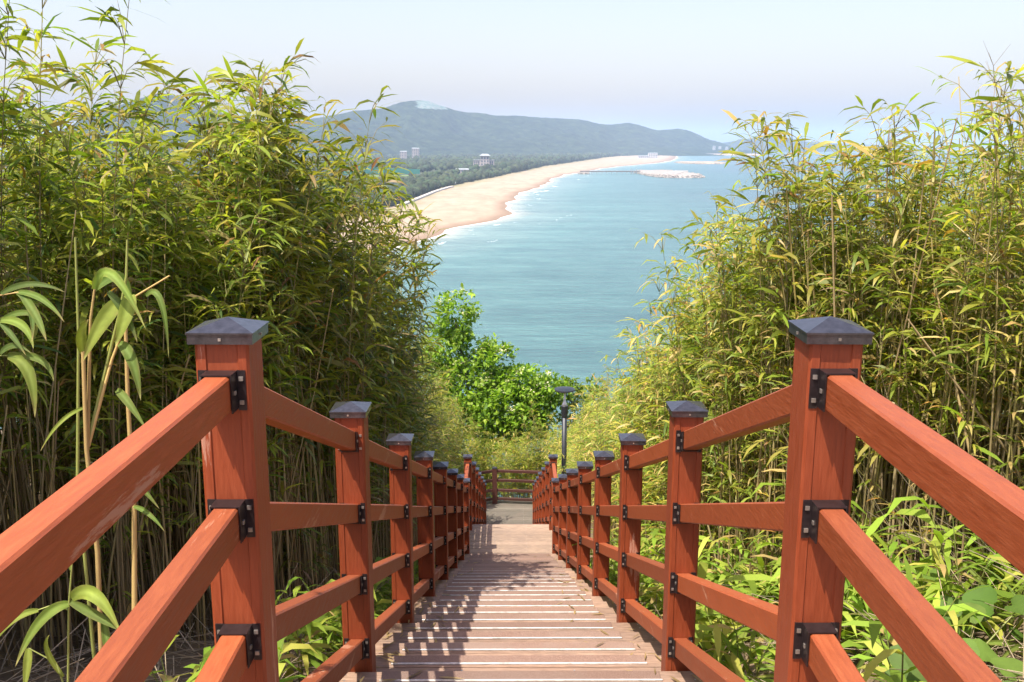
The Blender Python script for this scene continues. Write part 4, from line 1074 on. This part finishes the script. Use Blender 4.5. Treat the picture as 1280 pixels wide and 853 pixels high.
tree("dogwood_tree", "leafy green tree with pale flower clusters behind the bottom fence", (-1.0, Yt, float(ground_z(-1.0, Yt))),
     [((-1.80, 31.3, -4.05), (0.66, .7, .85)), ((-2.2, 31.2, -5.1), (0.85, .9, .8)), ((-0.55, 31.0, -5.35), (0.62, .7, .6)), ((0.35, 30.8, -6.15), (0.85, .9, .55)), ((-1.35, 31.0, -6.3), (1.25, 1.2, .95)),
      ((-0.2, 30.6, -6.9), (1.25, 1.2, .8)), ((0.9, 30.8, -6.9), (0.75, .8, .6)), ((-1.9, 30.7, -7.6), (0.9, .9, .6)), ((-0.4, 30.3, -7.9), (0.8, .8, .45)), ((1.35, 30.7, -6.35), (0.75, .7, .50)), ((0.5, 30.6, -7.6), (0.9, .8, .5))], 0.17, 17000, 51, PAL_T, flowers=0.30)
tree("young_tree", "smaller airy green tree beside the lamp post below the bank", (2.35, 31.5, float(ground_z(2.35, 31.5))),
     [((2.1, 31.2, -6.55), (0.55, .6, .5)), ((2.75, 31.4, -6.6), (0.6, .6, .5)), ((2.2, 31.2, -7.6), (0.7, .7, .65)), ((3.1, 31.6, -7.4), (0.7, .7, .6)), ((2.0, 31.0, -8.6), (0.6, .6, .5))], 0.13, 2600, 57, PAL_T, limbs_r=0.06)

# ------------------------------------------------------------------ far shore: woods, buildings, pier, breakwaters
def ico(sub=0):
    t = (1+5**.5)/2
    V = unit(np.array([(-1,t,0),(1,t,0),(-1,-t,0),(1,-t,0),(0,-1,t),(0,1,t),(0,-1,-t),(0,1,-t),(t,0,-1),(t,0,1),(-t,0,-1),(-t,0,1)], float))
    T = np.array([(0,11,5),(0,5,1),(0,1,7),(0,7,10),(0,10,11),(1,5,9),(5,11,4),(11,10,2),(10,7,6),(7,1,8),(3,9,4),(3,4,2),(3,2,6),(3,6,8),(3,8,9),(4,9,5),(2,4,11),(6,2,10),(8,6,7),(9,8,1)])
    for _ in range(sub):
        V = list(map(tuple, V)); cache = {}; out = []
        def mid(a, b):
            k = (min(a, b), max(a, b))
            if k not in cache:
                m_ = np.array(V[a])+np.array(V[b]); V.append(tuple(m_/np.linalg.norm(m_))); cache[k] = len(V)-1
            return cache[k]
        for a, b, c in T:
            ab, bc, ca = mid(a, b), mid(b, c), mid(c, a); out += [(a, ab, ca), (b, bc, ab), (c, ca, bc), (ab, bc, ca)]
        V = np.array(V); T = np.array(out)
    return V, T
I0, I1 = ico(0), ico(1)
Vs = []; Ts = []; Cs_ = []; n = 0
clear = [(-310, -165, 1690, 2010), (-95, -15, 2080, 2265), (-150, -100, 1560, 1640)]
for _ in range(11500):
    y = 600 + 4700*r.random()**1.35; w = 120+ (y-600)*0.26
    x = float(tx(y)) - 6 - w*r.random()**1.5*1.6
    if any(a < x < b and c < y < d_ for a, b, c, d_ in clear): continue
    if fbm(np.array([x/130.0]), np.array([y/260.0]), 61)[0] < 0.36 and x < float(tx(y))-60: continue
    near = y < 2000; v, t = I1 if near else I0
    rad = r.uniform(3.0, 5.6) if near else r.uniform(5, 9.5)
    h = rad*r.uniform(.8, 1.25)
    vv = v*r.uniform(.72, 1.28, (len(v), 1))*np.array([rad, rad, h]) + np.array([x, y, SEA+3+h*0.95])
    c = np.array([0.022, 0.038, 0.014])*r.uniform(.5, 1.6)*np.array([r.uniform(.85, 1.3), 1, 1])
    Vs.append(vv); Ts.append(t+n); Cs_.append(np.repeat(c[None], len(v), 0)); n += len(v)
o = link("pine_wood", np_mesh("pine_wood", np.concatenate(Vs), np.concatenate(Ts), M['forest'], np.concatenate(Cs_), smooth=False)); tag(o, "dark green pine wood along the back of the beach", "wood", kind="stuff")

M['bwall'] = simple("pale_wall", (0.40, 0.35, 0.33), 0.85, 0, 0.08, 0.12)
M['bwhite'] = simple("white_wall", (0.58, 0.57, 0.56), 0.85, 0, 0.08, 0.1)
M['broof'] = simple("roof_grey", (0.30, 0.33, 0.34), 0.8, 0, 0.1, 0.2)
M['bglass'] = simple("window_glass", (0.07, 0.09, 0.12), 0.2, 0, 0.3, 0.3)
M['conc'] = simple("concrete", (0.46, 0.44, 0.41), 0.9, 0, 0.15, 0.25, obj=False)
M['net'] = simple("green_net", (0.03, 0.22, 0.16), 0.8, 0, 0.05, 0.2)
M['lawn'] = simple("lawn", (0.14, 0.22, 0.05), 0.95, 0, 0.05, 0.25)
def wall_box(name, e, lo, hi, m): return link(name, MB().box(lo, hi).mesh(name, M[m]), e)
GZ = SEA + 3.2
e = empty("hotel_building", (-55, 2222, GZ+5)); tag(e, "pale hotel block with a stepped tower and tiled roof in the pine wood", "building")
wall_box("wall", e, (-22, -9, -8), (10, 9, 17), 'bwall'); wall_box("wall", e, (10, -7, -8), (25, 9, 17), 'bwall')
tw = wall_box("tower", e, (-6, -11, -8), (14, 7, 27), 'bwall')
rf = link("roof", MB().add([(-9,-14,27.2),(17,-14,27.2),(17,10,27.2),(-9,10,27.2),(-2,-4,31.5),(10,-4,31.5),(10,0,31.5),(-2,0,31.5)], [(3,2,1,0),(0,1,5,4),(1,2,6,5),(2,3,7,6),(3,0,4,7),(4,5,6,7)]).mesh("roof", M['broof']), e)
link("roof", MB().box((-23, -10, 17.2), (-6.2, 9.6, 18.4)).mesh("roof", M['broof']), e); link("roof", MB().box((14.2, -8, 17.2), (26, 9.6, 18.4)).mesh("roof", M['broof']), e)
for z in (-2.5, 3, 8.5, 13):
    for x in (-19, -14.5, -10): link("window", MB().box((x-1.5, -9.25, z-1.6), (x+1.5, -8.9, z+1.6)).mesh("window", M['bglass']), e)
    for x in (16.5, 21.5): link("window", MB().box((x-1.6, -7.25, z-1.6), (x+1.6, -6.9, z+1.6)).mesh("window", M['bglass']), e)
for z in (1, 8, 15, 22):
    for x in (-2.5, 4, 10.5): link("window", MB().box((x-1.5, -11.25, z-2.2), (x+1.5, -10.9, z+2.2)).mesh("window", M['bglass']), e)
def block(name, label, x, y, w, d_, h, floors, cols, mat='bwhite', z=None, group=None, roof=0.8):
    e = empty(name, (x, y, GZ if z is None else z)); tag(e, label, "building", group)
    wall_box("wall", e, (-w/2, -d_/2, -4), (w/2, d_/2, h), mat)
    link("roof", MB().add([(-w/2-.8,-d_/2-.8,h+.1),(w/2+.8,-d_/2-.8,h+.1),(w/2+.8,d_/2+.8,h+.1),(-w/2-.8,d_/2+.8,h+.1),(-w/2,0,h+roof*3),(w/2,0,h+roof*3)], [(3,2,1,0),(0,1,5,4),(1,2,5),(2,3,4,5),(3,0,4)]).mesh("roof", M['broof']), e)
    for i in range(floors):
        for j in range(cols):
            cx_ = -w/2+(j+.5)*w/cols; cz_ = (i+.5)*h/floors
            link("window", MB().box((cx_-w/cols*.3, -d_/2-.3, cz_-h/floors*.28), (cx_+w/cols*.3, -d_/2+.1, cz_+h/floors*.28)).mesh("window", M['bglass']), e)
    return e
block("apartment_building", "tall pale apartment block at the hill foot, shorter of a pair", -345, 3250, 22, 14, 34, 7, 4, 'bwall')
block("apartment_building", "tall pale apartment block at the hill foot, taller of a pair", -312, 3330, 24, 14, 44, 9, 4, 'bwall')
block("long_shed", "long low white-roofed shed at the edge of the pine wood", -190, 2950, 42, 14, 9, 1, 6)
block("low_house", "low pale beach house in front of the hotel", -92, 1990, 26, 10, 7, 1, 5, 'bwall')
block("beach_kiosk", "small white kiosk among trees beside the hotel", -8, 2140, 7, 6, 5, 1, 2)
block("beach_kiosk", "pair-standing small white kiosk nearer the beach edge", 6, 2190, 7, 6, 5, 1, 2)
block("harbour_building", "white harbour building at the far end of the beach", 640, 4300, 40, 18, 20, 3, 5)
block("harbour_shed", "low bluish harbour shed beside the white harbour building", 585, 4200, 44, 14, 9, 1, 5)
for i, (x, y, z, h) in enumerate([(1285, 6080, -30, 44), (1330, 6120, -28, 34), (1380, 6150, -34, 40), (1455, 6200, -44, 46)]):
    block("coast_building", ["white building under the last slope of the hills, first of the row", "lower white building second in the row under the hills", "white building third in the row under the hills", "slender white building standing apart at the end of the hills"][i], x, y, 15 if i < 3 else 10, 12, h*0.5, 4, 3, 'bwhite', z)
# driving-range net
e = empty("practice_net", (-290, 1830, GZ)); tag(e, "tall teal green practice net behind the pine wood", "net")
for i in range(7):
    a = Vector((-20+i*20, i*9.0, 0)); b = Vector((i*20, (i+1)*9.0, 0))
    link("net_panel", MB().add([(a.x, a.y, 1), (b.x, b.y, 1), (b.x, b.y, 19-1.3*(i+1)), (a.x, a.y, 19-1.3*i), (a.x, a.y+.3, 1), (b.x, b.y+.3, 1), (b.x, b.y+.3, 19-1.3*(i+1)), (a.x, a.y+.3, 19-1.3*i)], [(0,1,2,3),(7,6,5,4),(0,4,5,1),(1,5,6,2),(2,6,7,3),(3,7,4,0)]).mesh("net_panel", M['net']), e)
for i in range(8):
    p = Vector((-20+i*20, i*9.0, 0)); link("pole", MB().tube([(p.x, p.y+.5, -2), (p.x, p.y+.5, 19.5-1.3*i)], [.35, .3], 6).mesh("pole", M['broof']), e)
o = link("lawn", MB().add([(-262, 1735, GZ+.5), (-170, 1790, GZ+.5), (-150, 1850, GZ+.5), (-270, 1815, GZ+.5)], [(0, 1, 2, 3)]).mesh("lawn", M['lawn'])); tag(o, kind="structure")
# promenade wall along the back of the near beach
yv = np.linspace(905, 1330, 40); mbp = MB(); pv = []; 
for y in yv:
    x = float(tx(y))+3+ (2.0 if y < 1200 else 2.0+(y-1200)*0.02)
    pv += [(x, y, SEA+2.0), (x, y, SEA+4.6), (x-4.5, y, SEA+4.6), (x-4.5, y, SEA+2.0)]
fv = []
for i in range(len(yv)-1):
    for q in range(3): fv.append((i*4+q, i*4+q+1, (i+1)*4+q+1, (i+1)*4+q))
mbp.add(pv, [tuple(reversed(f)) for f in fv]); o = link("promenade", mbp.mesh("promenade", M['conc'])); tag(o, kind="structure")
# beach tent and dark boat on the sand
block("beach_hut", "small dark hut standing alone on the sand", -78, 1395, 7, 5, 3.2, 1, 2, 'beam', SEA+2.6)
# pier
e = empty("pier", (160, 2040, SEA)); tag(e, "long thin pier on piles reaching the rocky breakwater", "pier")
link("deck", MB().box((-8, -2.2, 4.0), (118, 2.2, 5.6)).mesh("deck", M['beam']), e)
for i in range(12):
    for s in (-1.5, 1.5): link("pile", MB().tube([(-4+i*10.5, s, -3), (-4+i*10.5, s, 4.6)], [.5, .5], 8).mesh("pile", M['broof']), e)
for i in range(4): link("gantry_leg", MB().box((99+i*5.5-.6, -2.6, -3), (99+i*5.5+.6, 2.6, 10.5-(i % 2)*2)).mesh("gantry_leg", M['broof']), e)
link("handrail", MB().box((-8, -2.15, 5.6), (118, -2.0, 6.7)).mesh("handrail", M['broof']), e)
# breakwaters of rock and concrete blocks
def breakwater(name, label, cx_, cy_, lx, ly, hz, nrock, seed, mat='rock'):
    rr = np.random.default_rng(seed); e = empty(name, (cx_, cy_, SEA)); tag(e, label, "breakwater")
    k = 26; ring = [(math.copysign(abs(math.cos(2*math.pi*i/k))**.6, math.cos(2*math.pi*i/k)), math.copysign(abs(math.sin(2*math.pi*i/k))**.6, math.sin(2*math.pi*i/k))) for i in range(k)]
    v = [(x*lx, y*ly, -3) for x, y in ring]+[(x*lx*.90, y*ly*.88, hz) for x, y in ring]
    link("core", MB().add(v, [tuple(reversed(range(k))), tuple(range(k, 2*k))]+[(i, (i+1) % k, k+(i+1) % k, k+i) for i in range(k)]).mesh("core", M['sandfill'] if mat == 'sand' else M['rubble']), e)
    Vs = []; Ts = []; n = 0; v0, t0 = I0
    for _ in range(nrock):
        a = rr.uniform(0, 6.28); f = rr.uniform(.88, 1.03); x, y = math.copysign(abs(math.cos(a))**.6, math.cos(a))*lx*f, math.copysign(abs(math.sin(a))**.6, math.sin(a))*ly*f
        s = rr.uniform(.8, 2.0); z = hz*np.clip((1.03-f)/.13, 0, 1)+rr.uniform(-.4, .6)
        Vs.append(v0*rr.uniform(.6, 1.25, (12, 1))*s*np.array([1, 1, .8])+np.array([x, y, z])); Ts.append(t0+n); n += 12
    f = link("armour_rocks", np_mesh("armour_rocks", np.concatenate(Vs), np.concatenate(Ts), M['rubble'], smooth=False), e); tag(f, kind="stuff")
    return e
M['rubble'] = simple("rubble", (0.30, 0.27, 0.235), 0.9, 0, 0.22, 0.35, obj=False)
M['sandfill'] = simple("sand_fill", (0.38, 0.29, 0.20), 0.95, 0, 0.05, 0.2, obj=False)
b1 = breakwater("breakwater", "broad pale rubble breakwater at the end of the pier", 325, 1990, 52, 210, 4.2, 900, 71)
for i in range(5): link("concrete_wall", MB().box((-30+i*14, -150+i*50, 4.1), (-20+i*14+18, -140+i*50, 6.2+0.5*(i % 3))).mesh("concrete_wall", M['conc']), b1)
breakwater("sand_islet", "flat sandy breakwater islet lying beyond the rubble breakwater", 640, 3230, 75, 150, 3.4, 420, 73, 'sand')
breakwater("abutment_rocks", "small dark rock abutment where the pier meets the beach", 160, 2045, 11, 30, 3.2, 90, 75)
e = empty("harbour_mole", (1130, 5650, SEA)); tag(e, "long low pinkish harbour mole stretching out below the hills", "mole")
link("wall", MB().add([(-330,-30,-3),(330,-60,-3),(330,20,-3),(-330,60,-3),(-320,-22,6),(322,-50,6),(322,10,6),(-320,50,6)], [(0,1,5,4),(1,2,6,5),(2,3,7,6),(3,0,4,7),(4,5,6,7),(3,2,1,0)]).mesh("mole", M['sandfill']), e)
link("parapet", MB().box((-300, -20, 6), (310, -16, 10)).mesh("parapet", M['conc']), e)
e = empty("buoy", (303, 1250, SEA)); tag(e, "tiny dark buoy floating on the open sea", "buoy")
link("float", MB().lathe([(0.3, -.5), (1.2, -.2), (1.2, .5), (.4, .9)], sides=12).mesh("float", M['lamp_dark']), e); link("mast", MB().tube([(0, 0, .8), (0, 0, 2.6)], [.15, .1], 6).mesh("mast", M['lamp_dark']), e)

# ------------------------------------------------------------------ haze over sea and hills
hz = link("haze", MB().box((-24000, -3000, SEA-90), (24000, 24000, 330)).mesh("haze", []))
tag(hz, "thin pale sea haze", "haze", kind="stuff")
m = bpy.data.materials.new("haze"); m.use_nodes = True; nt = m.node_tree; nt.nodes.clear()
out = nt.nodes.new("ShaderNodeOutputMaterial"); pv = nt.nodes.new("ShaderNodeVolumePrincipled")
pv.inputs["Color"].default_value = (0.58, 0.75, 1.0, 1); pv.inputs["Density"].default_value = 0.000088; pv.inputs["Anisotropy"].default_value = 0.0
nt.links.new(pv.outputs[0], out.inputs["Volume"]); hz.data.materials.append(m)
